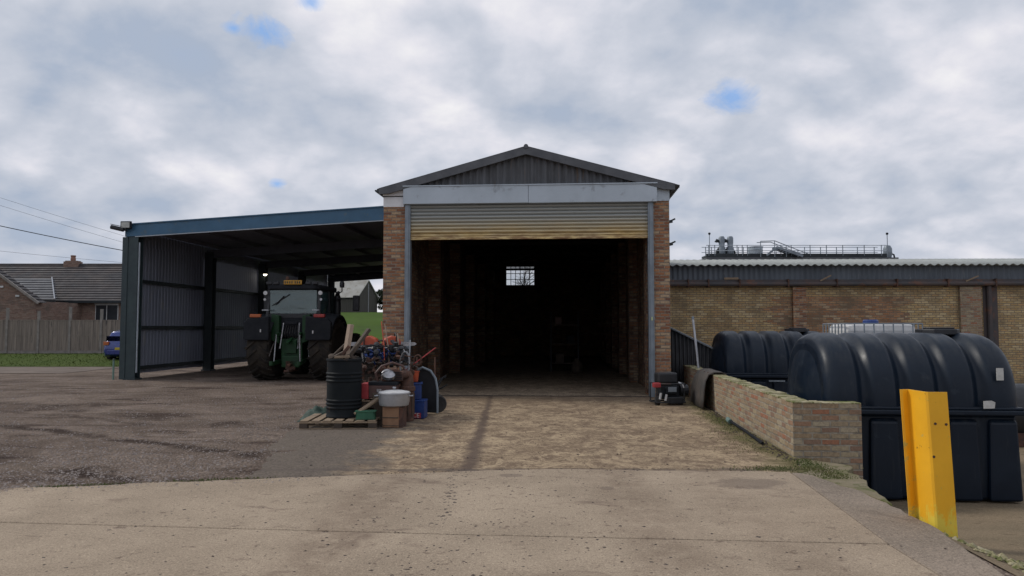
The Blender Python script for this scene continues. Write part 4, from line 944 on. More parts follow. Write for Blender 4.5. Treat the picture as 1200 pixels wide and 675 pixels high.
# yellow steel post
random.seed(5)
yp = thing('yellow_post', 'bent yellow painted steel guard post standing at the slab edge', 'post', (3.475, 6.2, -.12))
PQ = [(-.175, .17), (-.158, .175), (-.118, .215), (-.105, .205), (.02, -.01), (.035, -.015), (.172, .05)]
plan = [(p * .875 + q * .485, -p * .485 + q * .875) for p, q in PQ]
def pl_shift(z): return (-.038 * z, .01 * z)
m = MB(); tk = .013
vs = []; zs = [-.08, .35, .75, 1.19]
for z in zs:
    dx, dy = pl_shift(z)
    for x, y in plan: vs.append((x + dx, y + dy, z + (0.0 if z < 1 else .0)))
k = len(plan); m.add(vs, [(a * k + i, a * k + i + 1, (a + 1) * k + i + 1, (a + 1) * k + i) for a in range(len(zs) - 1) for i in range(k - 1)])
def yel():
    m_, t, b = base('worn_yellow_paint')
    tcn = t.nodes.new('ShaderNodeTexCoord'); v = tcn.outputs['Object']; s = t.nodes.new('ShaderNodeSeparateXYZ'); t.links.new(v, s.inputs[0])
    col = mixc(t, ramp(t, noise_(t, v, 2.4, 6, .6), [(.35, 0.0), (.65, 1.0)]), (.88, .455, .014), (.78, .39, .012))
    lowz = math_(t, 'ADD', math_(t, 'MULTIPLY', s.outputs[2], 1.5), noise_(t, mapping(t, v, scale=(2, 2, 1)), 5, 7, .7))
    col = mixc(t, ramp(t, lowz, [(.72, .9), (.80, 0.0)]), col, (.75, .58, .07))
    col = mixc(t, ramp(t, noise_(t, v, 7, 7, .75), [(.61, 0.0), (.64, .9)]), col, (.50, .40, .10))
    col = mixc(t, ramp(t, noise_(t, mapping(t, v, loc=(3, 2, 1)), 13, 4, .7), [(.68, 0.0), (.70, 1.0)]), col, (.12, .05, .02))
    t.links.new(col, b.inputs['Base Color']); b.inputs['Roughness'].default_value = .5
    bn = t.nodes.new('ShaderNodeBump'); bn.inputs['Strength'].default_value = .25; bn.inputs['Distance'].default_value = .01
    t.links.new(noise_(t, v, 9, 6, .6), bn.inputs['Height']); t.links.new(bn.outputs[0], b.inputs['Normal']); return m_
m.build('steel_section', yel(), yp, solid=tk)
m = MB()
for z, f in ((.93, .25), (.925, .82), (.66, .05)):
    dx, dy = pl_shift(z); A_, B_ = Vector(plan[5]), Vector(plan[6]); c_ = A_.lerp(B_, f); nn_ = Vector(((B_ - A_).y, -(B_ - A_).x)).normalized()
    m.tube([(c_.x + dx - nn_.x * .01, c_.y + dy - nn_.y * .01, z), (c_.x + dx + nn_.x * .01, c_.y + dy + nn_.y * .01, z)], .011, 10)
m.build('bolt_hole', m_rust, yp)

# black machine beside the right pier
gm = thing('petrol_generator', 'small black petrol engine machine standing at the foot of the right brick pier', 'machine', (3.28, 15.75, -.008), R(8))
m = MB(); m.tube([(-.32, -.22, .06), (.32, -.22, .06), (.32, .2, .06), (-.32, .2, .06), (-.32, -.22, .06)], .018, 6); m.tube([(-.3, -.2, .06), (-.3, -.2, .44), (.3, -.2, .44), (.3, -.2, .06)], .016, 6); m.tube([(-.3, .2, .06), (-.3, .2, .44), (.3, .2, .44), (.3, .2, .06)], .016, 6); m.build('tube_frame', m_black, gm)
m = MB(); m.box((.02, -.02, .26), (.40, .30, .28)); m.box((.03, -.2, .31), (.27, .06, .17)); m.build('engine_block', m_dgrey, gm, bevel=.03)
m = MB(); m.box((-.02, .02, .56), (.42, .30, .22)); m.build('air_box', m_black, gm, bevel=.035)
m = MB(); m.box((.03, -.237, .33), (.18, .012, .10)); m.build('rating_plate', m_guide, gm)
m = MB(); m.tube([(.25, -.05, .30), (.42, -.05, .30)], .12, 14); m.tube([(.22, -.10, .44), (.30, -.12, .46), (.38, -.1, .42)], .015, 6); m.build('fuel_can', m_black, gm)
m = MB(); m.tube([(.2, -.15, .47), (.27, -.2, .43), (.30, -.2, .36)], .016, 6); m.build('cable', m_white, gm)
m = MB(); m.box((-.29, -.18, .42), (.16, .12, .10)); m.build('cap', m_redp, gm, bevel=.02)
for x, z in ((-.24, .13), (-.12, .10)): m = MB(); m.tube([(x, -.24, z), (x + .02, -.25, z + .13)], .025, 8); m.build('handle_grip', m_white, gm)
for x in (-.26, .24): m = MB(); m.tube([(x - .035, -.14, .09), (x + .035, -.14, .09)], .095, 16); m.build('wheel', m_rubber, gm)
m = MB(); m.box((.1, -.12, .10), (.34, .24, .14)); m.build('base_tray', m_black, gm, bevel=.02)

# pipe along the wall foot and edge rubble
t = thing('drain_pipe', 'thin broken pipe lying along the foot of the low brick wall', 'pipe', (3.62, 11.2, .02), R(-4.7))
m = MB(); m.tube([(-.10, -.95, 0), (-.07, .3, .012), (-.08, 1.2, .03)], .022, 8); m.build('pipe_run', m_dgrey, t)
m = MB(); m.tube([(-.09, 1.18, .028), (-.10, 1.34, .05)], .04, 10); m.build('pipe_collar', pm('verdigris', (.14, .22, .2), None, 6, .6), t)
def reg_edge():
    Y = random.uniform(5.0, 9.3); X = random.gauss(3.62, .10) + (0 if Y < 8 else .0)
    if X < 3.47: return None
    return X, Y, hgt(X, Y) + .01
scatter_stones('rubble', 420, reg_edge, (.012, .045), m_yardtop, 'broken rubble and dirt along the edge of the slab', 'rubble')
def reg_foot():
    Y = random.uniform(9.1, 17); X = 3.50 + .082 * (Y - 9.34) - abs(random.gauss(0, .12)); return X, Y, -.005
scatter_stones('wall_debris', 600, reg_foot, (.006, .022), m_mud, 'crumbled mortar and dirt along the foot of the low wall', 'debris')
# mossy lumps and grass at the wall foot
def blades(name, n, region, h, mat, label, cat):
    m = MB()
    for _ in range(n):
        X, Y, Z = region(); a = random.random() * 6.28; l = random.uniform(*h); wv = .004 + .004 * random.random(); lean = random.uniform(0, .7) * l; b = random.random() * 6.28
        dx, dy = math.cos(a) * wv, math.sin(a) * wv; lx, ly = math.cos(b) * lean, math.sin(b) * lean
        m.add([(X - dx, Y - dy, Z), (X + dx, Y + dy, Z), (X + lx * .4 + dx * .6, Y + ly * .4 + dy * .6, Z + l * .6), (X + lx, Y + ly, Z + l)], [(0, 1, 2), (0, 2, 3)])
    return stuff(m.build(name, mat), label, cat)
random.seed(11)
def reg_m():
    r = random.random()
    if r < .35: Y = random.gauss(12.9, .8); X = 3.42 + .082 * (Y - 9.34) - abs(random.gauss(0, .16))
    elif r < .6: Y = random.gauss(8.55, .10); X = random.gauss(3.05, .25)
    elif r < .75: Y = random.uniform(9.6, 12); X = 3.3 + .06 * (Y - 9) - abs(random.gauss(0, .3))
    else:
        Y = random.uniform(8.0, 9.2); X = random.gauss(3.5, .1)
    return X, Y, -.012
blades('wall_grass', 5200, reg_m, (.006, .022), m_leaf, 'short moss and grass growing along the foot of the low wall', 'grass')
def reg_v():
    Y = 33.9 + 8 * random.random() ** 1.6; X = random.uniform(-28, -14); return X, Y, hgt(X, Y) + .015
# ================================================================== FACTORY BUILDING ON THE RIGHT
fb = thing('brick_outbuilding', 'long low yellow brick outbuilding with a pale corrugated roof behind the tanks', 'building', (4.35, 24.2, 0), R(-2))
FL = 24
m = MB(); m.b2((0, 0, -.75), (FL, .3, 3.02)); m.build('front_wall', m_fact, fb)
m = MB(); m.b2((0, .3, -.75), (.3, 5.8, 3.55)); m.b2((FL - .3, .3, -.75), (FL, 5.8, 3.55)); m.b2((.3, 5.5, -.75), (FL - .3, 5.8, 4.15)); m.build('rear_walls', m_fact, fb)
for x, w_, mm in ((.9 - .55, .42, m_brick), (4.75, .42, m_brick), (10.05, .66, m_yard), (16.2, .6, m_yard)):
    m = MB(); m.b2((x, -.12, -.75), (x + w_, -.002, 2.93)); m.build('pilaster', mm, fb)
m = MB(); m.tube([(10.98, -.09, -.6), (10.98, -.09, 2.95)], .075, 10); m.b2((10.82, -.012, -.6), (11.28, -.003, 2.95)); m.build('downpipe', m_gut, fb)  # pipe, with its shadow built in as a flat dark strip on the wall
m = MB(); m.b2((-.1, -.10, 3.02), (FL, .0, 3.06)); m.build('wall_plate', m_woodd, fb)
m = MB(); m.corr((-.2, .02, 3.05), (1, 0, 0), FL + .3, (0, 0, 1), .585, .165, .045, 6); m.build('eaves_cladding', m_faccl, fb, smooth='all')
m = MB(); m.corr((-.3, -.26, 3.60), (1, 0, 0), FL + .5, (0, 1, .118), 6.15, .26, .06, 6, Nn=(0, 0, 1)); m.build('roof', m_facroof, fb, smooth='all', solid=.012)
g = MB(); g.tube([(-.2, -.17, 3.02), (FL, -.17, 3.03)], .075, 10); g.b2((-.2, -.14, 3.09), (FL, -.05, 3.17)); g.build('gutter', m_gut, fb)
for x in (1.35, 2.0, 3.0, 4.55, 6.1, 8.0, 9.6, 11.1, 13, 15): m = MB(); m.b2((x, -.27, 2.93), (x + .04, .02, 3.18)); m.build('gutter_bracket', m_rust, fb)
m = MB(); m.b2((2.55, -.16, 3.172), (3.0, -.12, 3.24)); m.bar((5.6, -.2, 3.12), (5.95, -.2, 3.3), .03, .04); m.bar((10.2, -.2, 3.10), (10.6, -.2, 3.27), .03, .04); m.build('loose_lath', m_wood, fb)

# grain building with rooftop plant behind
gs = thing('process_building', 'grey sheeted works building hidden behind the outbuilding, carrying rooftop plant', 'building', (10.6, 45, 0), 0)
m = MB(); m.b2((1.3, 0, -.7), (12.9, 10, 5.7)); m.build('wall', m_faccl, gs); m = MB(); m.b2((1.25, -.1, 5.7), (12.95, 10.1, 5.9)); m.build('roof', m_verge, gs)
def PX(px, Y=45.5): return (px - 600) / 867 * Y
def PZ(py, Y=45.5): return 1.6 + (384.5 - py) / 867 * Y
Yp = 45.5; zb = 5.9
t = thing('rooftop_walkway', 'grey steel walkway with handrails along the far roof', 'walkway', (PX(936), Yp, zb), 0)
x0, x1 = PX(826) - PX(936), PX(1036) - PX(936)
m = MB(); m.b2((x0, -.5, .03), (x1, .6, .14)); m.b2((x0, -.52, 0), (x1, -.48, .24)); m.build('deck', m_steel_dark, t)
for zc in (.42, .75): m = MB(); m.tube([(x0, -.5, zc), (x1, -.5, zc)], .022, 5); m.tube([(x0, .6, zc), (x1, .6, zc)], .022, 5); m.build('handrail', m_galv, t)
for px in (829, 836, 862, 868, 874, 913, 925, 947, 966, 985, 1010, 1030):
    x = PX(px) - PX(936); m = MB(); m.tube([(x, -.5, .1), (x, -.5, .77)], .028, 5); m.build('rail_post', m_guide, t); m = MB(); m.tube([(x + .1, .6, .1), (x + .1, .6, .77)], .028, 5); m.build('rail_post', m_guide, t)
t = thing('rooftop_stair', 'sloping steel stair with double handrails on the far roof, right of the round tank', 'stair', (PX(905), Yp - .9, zb), 0)
m = MB(); m.bar((-.6, 0, .10), (0, 0, .55), .06, .12); m.bar((.0, 0, .60), (1.6, 0, .05), .06, .14); m.bar((0, .7, .60), (1.6, .7, .05), .06, .14)
m.build('stringer', m_guide, t)
m = MB()
for i in range(9): m.b2((.1 + i * .17, 0, .54 - i * .06), (.24 + i * .17, .7, .56 - i * .06))
m.build('treads', m_guide, t)
m = MB(); m.tube([(-.95, 0, .95), (-.1, 0, .98), (1.3, 0, .42), (1.9, 0, .2)], .026, 5); m.tube([(-.05, 0, .78), (1.3, 0, .24)], .022, 5); m.tube([(-.95, .7, .95), (-.1, .7, .98), (1.3, .7, .42), (1.9, .7, .2)], .026, 5)
for x, z in ((-.95, .95), (-.1, .98), (.6, .70), (1.3, .42)): m.tube([(x, 0, 0), (x, 0, z)], .026, 5)
m.build('handrail', m_guide, t)
t = thing('rooftop_tank', 'short round pale metal tank on the far roof', 'tank', (PX(887), Yp + .1, zb), 0)
m = MB(); m.lathe([(.44, 0), (.44, .66), (.47, .68), (.47, .72), (0, .76)], 24); m.build('shell', m_galv, t, smooth=True)
m = MB(); m.lathe([(.455, .46), (.46, .48), (.455, .50)], 24); m.build('band', m_steel_dark, t)
for i, px in enumerate((848, 858)):
    t = thing('cyclone_duct', ('left' if i == 0 else 'right') + ' one of the twin bent grey cyclone ducts on the far roof', 'duct', (PX(px), Yp + .2, zb), 0, 'twin cyclone ducts on the far roof')
    m = MB(); m.lathe([(.13, 0), (.22, .35), (.22, .62), (.17, .75), (.19, 1.0), (.19, 1.28), (.14, 1.38), (0, 1.40)], 14); m.build('cyclone', m_guide, t, smooth=True)
    m = MB(); m.tube([(-.05, 0, 1.02), (-.32, 0, 1.14), (-.36, 0, 1.02)], .10, 8); m.tube([(-.32, 0, 0), (-.30, 0, .45), (-.12, 0, .68)], .09, 8); m.tube([(.3, 0, 0), (.28, 0, .4), (.15, 0, .6)], .06, 8); m.build('elbow_pipe', m_steel_dark, t, smooth=True)
t = thing('blower_unit', 'rounded grey blower unit at the right end of the roof walkway', 'blower', (PX(1042), Yp, zb), 0)
m = MB(); m.lathe([(.2, 0), (.26, .3), (.25, .6), (.16, .78), (0, .82)], 16); m.build('casing', m_guide, t, smooth=True)
m = MB(); m.tube([(-1.0, 0, .16), (0, 0, .16)], .09, 8); m.tube([(.2, 0, .3), (.38, 0, .22), (.42, 0, 0)], .05, 6); m.build('pipe', m_steel_dark, t)
for px, lab in ((831, 'thin lamp post at the left end of the rooftop plant'), (1039, 'thin lamp post above the blower at the right end of the roof')):
    t = thing('lamp_post', lab, 'lamp post', (PX(px), Yp - .3, zb), 0, 'lamp posts on the far roof')
    m = MB(); m.tube([(0, 0, 0), (0, 0, 1.45)], .022, 6); m.build('pole', m_guide, t)
    m = MB(); m.lathe([(.04, 1.42), (.08, 1.47), (.07, 1.54), (0, 1.57)], 10); m.build('lamp_head', m_dgrey, t)

# ================================================================== LEFT BACKGROUND
# fence
fz = .25
fc = thing('garden_fence', 'weathered grey board fence with concrete posts in front of the bungalow', 'fence', (-27.6, 38.9, 0), R(2.0))
fx = [0, 1.83, 3.66, 5.49, 7.32, 9.15, 10.98, 12.81, 14.6]
OFF = -.55
for i in range(12):
    x = OFF + (i - 1) * 1.62
    top = (2.72, 2.60, 2.66, 2.50)[i % 4]
    m = MB(); m.b2((x - .055, -.06, 0), (x + .055, .06, top)); m.build('fence_post', m_fpost, fc)
    if i < 11:
        m = MB(); k = 13
        for j in range(k):
            xa = x + .06 + j * (1.50 / k); m.b2((xa, -.02 - (.012 if j % 2 else 0), .42), (xa + 1.50 / k - .004, .0 - (.012 if j % 2 else 0), 2.02 + .02 * math.sin(i * 3)))
        m.b2((x + .06, -.045, 1.98), (x + 1.56, .01, 2.03)); m.b2((x + .06, -.04, 1.2), (x + 1.56, -.034, 1.26)); m.build('fence_panel', m_fence, fc)
        m = MB(); m.b2((x + .06, -.02, .15), (x + 1.56, .02, .42)); m.build('gravel_board', m_fpost, fc)
# bungalow
hb = thing('bungalow', 'brick bungalow with a dark tiled roof and chimney behind the board fence', 'house', (-36, 47, .3), R(0))
zE, zR = 3.08, 5.62
m = MB(); m.b2((0, 0, -.3), (17, 8, zE)); m.prism([(0, zE), (8, zE), (4, zR - .1)], 0, .2, 'X'); m.prism([(0, zE), (8, zE), (4, zR - .1)], 16.8, 17, 'X'); m.build('wall', m_hbrick, hb)
def tiled(name, p0, U, L, V, H, parent, rows=None, step=.33):
    m = MB(); p0, U, V = Vector(p0), Vector(U).normalized(), Vector(V).normalized(); Nn = U.cross(V)
    if Nn.z < 0: Nn = -Nn
    k = int(H / step) + 1
    for i in range(k):
        a = i * step; b = min(H, a + step + .04)
        l0 = L(a) if callable(L) else L
        q = [p0 + V * a + U * l0[0] + Nn * .07, p0 + V * a + U * l0[1] + Nn * .07, p0 + V * b + U * l0[1] + Nn * .02, p0 + V * b + U * l0[0] + Nn * .02]
        q2 = [x - Nn * .035 for x in q]
        m.add(q + q2, [(0, 1, 2, 3), (7, 6, 5, 4), (0, 4, 5, 1), (1, 5, 6, 2), (2, 6, 7, 3), (3, 7, 4, 0)])
    return m.build(name, m_tile2 if name == 'porch_roof' else m_tile, parent)
sl_ = math.hypot(4.4, zR - zE + .25)
tiled('roof', (-.3, -.4, zE - .12), (1, 0, 0), (0, 17.6), (0, 4.4, zR - zE + .12), sl_, hb)
rb = tiled('roof', (-.3, 8.4, zE - .12), (1, 0, 0), (0, 17.6), (0, -4.4, zR - zE + .12), sl_, hb)
m = MB(); m.tube([(-.3, 4, zR + .03), (17.3, 4, zR + .03)], .11, 8); m.build('ridge_tiles', m_tile, hb)
m = MB(); m.b2((-.3, -.46, zE - .20), (17.3, -.38, zE - .04)); m.build('eaves_board', m_steel_dark, hb)
# chimney (x=84 px)
cxx = (84 - 600) / 867 * 51 + 36
m = MB(); m.b2((cxx - .50, 3.7, zR - .4), (cxx + .50, 4.3, zR + .26)); m.b2((cxx - .42, 3.75, zR + .26), (cxx + .42, 4.25, zR + .32)); ch = m.build('chimney', m_hbrick, hb, bevel=.02)
m = MB(); m.lathe([(.15, zR + .32), (.17, zR + .42), (.14, zR + .6), (.18, zR + .64), (.16, zR + .70), (.001, zR + .70)], 14, (cxx, 4, 0)); m.build('chimney_pot', pm('terracotta', (.28, .15, .11), None, 5, .8), ch, smooth=True)
for a, b, z0 in ((66.5, 80, 1.3), (112, 139, 1.35)):
    xa = (a - 600) / 867 * 47 + 36; xb = (b - 600) / 867 * 47 + 36
    m = MB(); m.b2((xa, -.03, z0), (xb, .0, 2.80)); m.b2((xa - .05, -.05, 2.80), (xb + .05, .0, 2.86)); wn = m.build('window', m_white, hb)
    m = MB(); m.b2((xa + .05, -.045, z0 + .05), ((xa + xb) / 2 - .03, -.032, 2.75)); m.b2(((xa + xb) / 2 + .03, -.045, z0 + .05), (xb - .05, -.032, 2.75)); m.build('pane', m_pane, wn)
# projecting gable wing on the left
wxr = (42 - 600) / 867 * 42.5 + 36; wap = wxr - 3.9
m = MB(); m.b2((wap - 3.9, -4.5, -.3), (wxr, 0, 2.85)); m.prism([(wap - 3.9, 2.85), (wxr, 2.85), (wap, 2.85 + 2.75)], -4.5, -4.3, 'Y'); m.build('gable_wing', m_hbrick, hb)
for sg in (1, -1):
    tiled('wing_roof', (wap + sg * 4.15, -4.7, 2.72), (0, 1, 0), 1.0, (0, 1.0), 5.08, hb) if False else tiled('wing_roof', (wap + sg * 4.15, -4.7, 2.72), (0, 1, 0), (0, .75), (-sg * 4.15, 0, 2.95), 5.08, hb)
tiled('porch_roof', (4.0, -2.5, 2.98), (1, 0, 0), lambda a: (0, 4.45 - a * .62), (0, 2.6, 1.5), 2.9, hb)
m = MB(); m.bar((8.48, -2.53, 3.06), (6.70, .0, 4.54), .06, .04); m.build('hip_flashing', m_alu, hb)
m = MB(); m.b2((4.0, -2.2, -.3), (8.1, 0, 2.9)); m.build('porch_wall', m_hbrick, hb)
m = MB(); m.b2((4.0, -2.52, 2.86), (8.5, -2.44, 2.99)); m.build('porch_eaves', m_steel_dark, hb)
m = MB(); m.b2((7.15, -2.235, 1.3), (7.98, -2.2, 2.72)); wn = m.build('window', m_steel_dark, hb); m = MB(); m.b2((7.2, -2.245, 1.35), (7.93, -2.236, 2.67)); m.build('pane', m_pane, wn)
m = MB(); m.bar((wap + 4.2, -4.74, 2.72), (wap, -4.74, 5.72), .10, .13); m.bar((wap - 4.2, -4.74, 2.72), (wap, -4.74, 5.72), .10, .13); m.build('barge_board', m_fpost, hb)
m = MB(); 
for q in (.18, .42, .66): 
    m.box((wap + 4.0 - q * 3.9 - .45, -4.54, 2.75 + q * 2.2), (.22, .04, .10))
m.build('white_gable_box', m_white, hb)  # small plain white boxes spaced along the gable slope

# car
car = thing('parked_car', 'blue hatchback car parked beyond the lean-to, mostly hidden by its corner', 'car', (-18.08, 34.3, .03), R(2))
def section(y, hw, z0, z1, rs=.12):
    pts = []
    for x, z in ((-hw * .92, z0), (-hw, z0 + .15), (-hw, z0 + (z1 - z0) * .55), (-hw * .93, z1 - rs * .4), (-hw * .80, z1), (hw * .80, z1), (hw * .93, z1 - rs * .4), (hw, z0 + (z1 - z0) * .55), (hw, z0 + .15), (hw * .92, z0)): pts.append((x, y, z))
    return pts
def loft(secs, name, mat, parent):
    m = MB(); k = len(secs[0]); vs = [p for s in secs for p in s]
    fs = [(i * k + j, i * k + (j + 1) % k, (i + 1) * k + (j + 1) % k, (i + 1) * k + j) for i in range(len(secs) - 1) for j in range(k)]
    fs += [tuple(reversed(range(k))), tuple(range((len(secs) - 1) * k, len(secs) * k))]
    m.add(vs, fs); return m.build(name, mat, parent, bevel=.03, smooth=True)
loft([section(-.02, .74, .35, .82), section(.12, .84, .24, .98), section(.9, .88, .2, 1.0), section(2.8, .88, .2, .98), section(3.7, .84, .22, .82), section(4.0, .7, .32, .66)], 'body', m_carblue, car)
cabn = loft([section(.10, .70, .95, 1.02), section(.35, .68, .95, 1.40), section(.9, .62, .95, 1.50), section(2.0, .60, .95, 1.46), section(2.9, .68, .95, 1.0)], 'cabin', m_carblue, car)
m = MB(); m.add([(-.60, .13, 1.04), (.60, .13, 1.04), (.54, .40, 1.40), (-.54, .40, 1.40)], [(0, 1, 2, 3)]); o = m.build('rear_window', m_pane, car, solid=.03)
m = MB(); m.box((0, -.03, .45), (1.2, .06, .22)); m.build('bumper', m_carblue, car, bevel=.03)
for s_ in (-1, 1):
    m = MB(); m.box((s_ * .66, .0, .86), (.24, .12, .16)); m.build('tail_light', m_redlens if s_ > 0 else m_amber, car, bevel=.02)
    for y in (.75, 3.3):
        m = MB(); m.lathe([(.001, -.09), (.2, -.1), (.31, -.09), (.32, 0), (.31, .09), (.2, .1), (.001, .09)], 24, (s_ * .78, y, .32), 'X'); wv_ = m.build('wheel', m_rubber, car, smooth=True)
        m = MB(); m.lathe([(.001, -.105), (.18, -.11), (.19, -.09)] if s_ < 0 else [(.19, .09), (.18, .11), (.001, .105)], 16, (s_ * .78, y, .32), 'X'); m.build('rim', m_alu, wv_)
m = MB(); m.box((0, -.055, .62), (.5, .02, .11)); m.build('number_plate', m_yelrim, car)

# distant barn, hedges and trees
bx0, bY = 0, 118
bz = hgt(-24, bY)
bn_ = thing('distant_barn', 'old barn with pale grey roof and dark boarded gable across the green field', 'barn', (-27.6, bY, bz), R(-17))
m = MB(); m.b2((-9, -3, -.5), (5, 3.4, 2.35)); m.prism([(-3, 2.35), (3.4, 2.35), (.2, 5.0)], 4.8, 5, 'X'); m.prism([(-3, 2.35), (3.4, 2.35), (.2, 5.0)], -9, -8.8, 'X'); m.build('wall', m_barnwall, bn_)
for sg in (-1, 1):
    m = MB(); m.add([(-9.2, .2, 5.08), (5.2, .2, 5.08), (5.2, .2 + sg * 3.55, 2.2), (-9.2, .2 + sg * 3.55, 2.2)], [(0, 1, 2, 3)]); m.build('roof', m_barnroof, bn_, solid=.12)
m = MB(); m.b2((5.0, .3, 0), (5.05, .42, 4.6)); m.build('downpipe', m_alu, bn_)

def leafy_tree(label, loc, H, Rr, n, seed, mat, name='evergreen_tree', leaf=.16, group=None):
    random.seed(seed); t = thing(name, label, 'tree', loc, 0, group)
    m = MB(); m.tube([(0, 0, -.3), (.1, 0, H * .4), (0, .1, H * .85)], [H * .035, H * .022, H * .006], 7); m.build('trunk', m_bark, t)
    cl_ = [(Vector((random.gauss(0, .42) * Rr, random.gauss(0, .42) * Rr, H * random.uniform(.25, .95))), random.uniform(.18, .42) * Rr) for _ in range(26)]
    m = MB()
    for _ in range(n):
        c, r = random.choice(cl_); d = Vector((random.gauss(0, 1), random.gauss(0, 1), random.gauss(0, .8))).normalized() * r * random.random() ** .4
        p = c + d; a = Vector((random.gauss(0, 1), random.gauss(0, 1), random.gauss(0, 1))).normalized() * leaf; b = a.cross(Vector((random.random(), random.random(), 1))).normalized() * leaf * .7
        m.add([p - a, p - b, p + a, p + b], [(0, 1, 2, 3)])
    m.build('crown', mat, t); return t
def bare_tree(label, loc, H, seed, group=None, twig=.012, depth=6):
    random.seed(seed); t = thing('bare_tree', label, 'tree', loc, 0, group); mt_, mc = MB(), MB()
    def br(p, d, L, r, k):
        q = p + d * L * .55 + Vector((random.gauss(0, .05), random.gauss(0, .05), 0)) * L; e = q + (d + Vector((random.gauss(0, .15), random.gauss(0, .15), .06))).normalized() * L * .5
        (mt_ if k >= depth - 1 else mc).tube([p, q, e], [r, r * .8, r * .62], 6 if k > 3 else 3, cap=False)
        if k == 0: return
        for _ in range(3 if k > 1 else 4):
            nd = (d + Vector((random.gauss(0, .55), random.gauss(0, .55), random.gauss(.1, .35)))).normalized()
            br(random.choice((q, e, e)), nd, L * random.uniform(.62, .82), max(twig, r * .58), k - 1)
    br(Vector((0, 0, -.3)), Vector((0, 0, 1)), H * .30, H * .022, depth)
    mt_.build('trunk', m_bark, t); mc.build('crown', m_bark, t); return t
def gz(x, y): return hgt(x, y)
bare_tree('tall bare tree seen through the small window at the back of the shed', (.35, 64, gz(.35, 64)), 7.0, 4)
bare_tree('shorter bare tree right of the taller one beyond the back window', (2.1, 68, gz(2.1, 68)), 5.6, 9)
bare_tree('small bare tree left of the taller one beyond the back window', (-1.3, 70, gz(-1.3, 70)), 5.0, 15)
for i, (x, y, h_) in enumerate(((-21.0, 121, 3.6), (-20.0, 124, 3.0), (-18.4, 126, 3.2))):
    leafy_tree(('dark evergreen tree touching the right side of the distant barn', 'dark evergreen tree second from the distant barn', 'dark evergreen tree third from the distant barn')[i], (x, y, gz(x, y)), h_, 1.7, 3500, 21 + i, m_ever, leaf=.14, group='evergreens beside the distant barn')

# utility wires on a pole outside the frame and a pole behind the lean-to
for x, y, h_, lab in ((-38, 33, 9.6, 'timber utility pole far out to the left of the yard'), (8.0, 60.0, 7.0, 'timber utility pole hidden behind the brick shed')):
    t = thing('utility_pole', lab, 'pole', (x, y, gz(x, y)), 0, 'utility poles carrying the wires')
    m = MB(); m.tube([(0, 0, -.3), (0, 0, h_)], [.14, .1], 10); m.build('pole', m_woodd, t)
    m = MB(); m.bar((-.8, 0, h_ - .4), (.8, 0, h_ - .4), .08, .1); m.build('crossarm', m_woodd, t)
def wire(p, q, sag, r, name, label, grp='overhead wires left of the lean-to'):
    p, q = Vector(p), Vector(q); pts = [p.lerp(q, i / 24) - Vector((0, 0, sag * 4 * (i / 24) * (1 - i / 24))) for i in range(25)]
    m = MB(); m.tube(pts, r, 5); tag(m.build(name, m_black, None), label, 'wire', grp)
def at(px, py, Y): return Vector(((px - 600) / 867 * Y, Y, 1.6 + (384.5 - py) / 867 * Y))
def wire_px(a, b, Ya, Yb, sag, r, lab):
    A, B = at(*a, Ya), at(*b, Yb); d = B - A; wire(A - d * .5, B + d * .6, sag, r, 'overhead_wire', lab)
wire_px((0, 263), (141, 291), 32, 34, .10, .018, 'thick black overhead wire, the lowest dark one by the lean-to corner')
wire_px((0, 231), (130, 271), 52, 56, .1, .009, 'upper one of the two faint wires high in the left sky')
wire_px((0, 240), (130, 279), 52, 56, .1, .009, 'lower one of the two faint wires high in the left sky')
wire_px((0, 293), (150, 307), 52, 58, .1, .009, 'faint wire just above the bungalow chimney')

# ================================================================== JUNK PILE ON THE LEFT
random.seed(31)
# pallet
pt = thing('pallet', 'weathered wooden pallet on the yard under the black drum', 'pallet', (-2.79, 12.38, -.015), R(2))
m = MB()
for i in range(7): m.b2((-.60 + i * .178, -.5, .122), (-.60 + i * .178 + .125, .5, .144))
m.build('deck_boards', m_wood, pt, bevel=.003)
for y in (-.46, 0, .46): m = MB(); m.b2((-.61, y - .05, .10), (.61, y + .05, .1215)); m.b2((-.61, y - .05, 0), (.61, y + .05, .02)); m.build('stringer_board', m_wood, pt, bevel=.003)
for y in (-.46, 0, .46):
    for x in (-.545, 0, .545): m = MB(); m.box((x, y, .06), (.13, .095, .079)); m.build('block', m_woodd, pt, bevel=.004)
# drum
dr = thing('steel_drum', 'dark green black steel drum full of timber offcuts on the pallet', 'drum', (-2.80, 12.42, .13), 0)
prof = [(0, .0), (.275, 0), (.292, .01), (.292, .03), (.285, .04)]
for z in (.16, .22, .28, .60, .66, .72): prof += [(.285, z - .022), (.298, z - .007), (.298, z + .007), (.285, z + .022)]
prof += [(.285, .92), (.297, .93), (.297, .96), (.283, .965), (.275, .93), (.27, .90), (0, .88)]
m = MB(); m.lathe(prof, 40); m.build('shell', m_drum, dr, smooth=True)
def plank(name, label, p, q, w_, h_, mat, cat='timber', grp='timber sticking out of the drum'):
    p, q = Vector(p), Vector(q); m = MB(); m.bar((0, 0, 0), q - p, w_, h_); o = m.build(name, mat, None, bevel=.004, loc=p); return tag(o, label, cat, grp)
plank('timber_post', 'pale upright timber post rising from the drum', (-2.80, 12.42, 1.0), (-2.72, 12.5, 1.66), .10, .07, m_woodl)
plank('timber_plank', 'dark broad plank leaning right out of the drum', (-2.82, 12.5, 1.02), (-2.46, 12.75, 1.58), .11, .05, m_woodd)
plank('timber_offcut', 'short rusty brown offcut lying left on the drum top', (-3.02, 12.3, 1.08), (-2.78, 12.45, 1.22), .07, .04, m_woodd)
plank('timber_offcut', 'short pale offcut lying flat on the front of the drum top', (-2.92, 12.22, 1.12), (-2.68, 12.26, 1.13), .09, .035, m_wood)
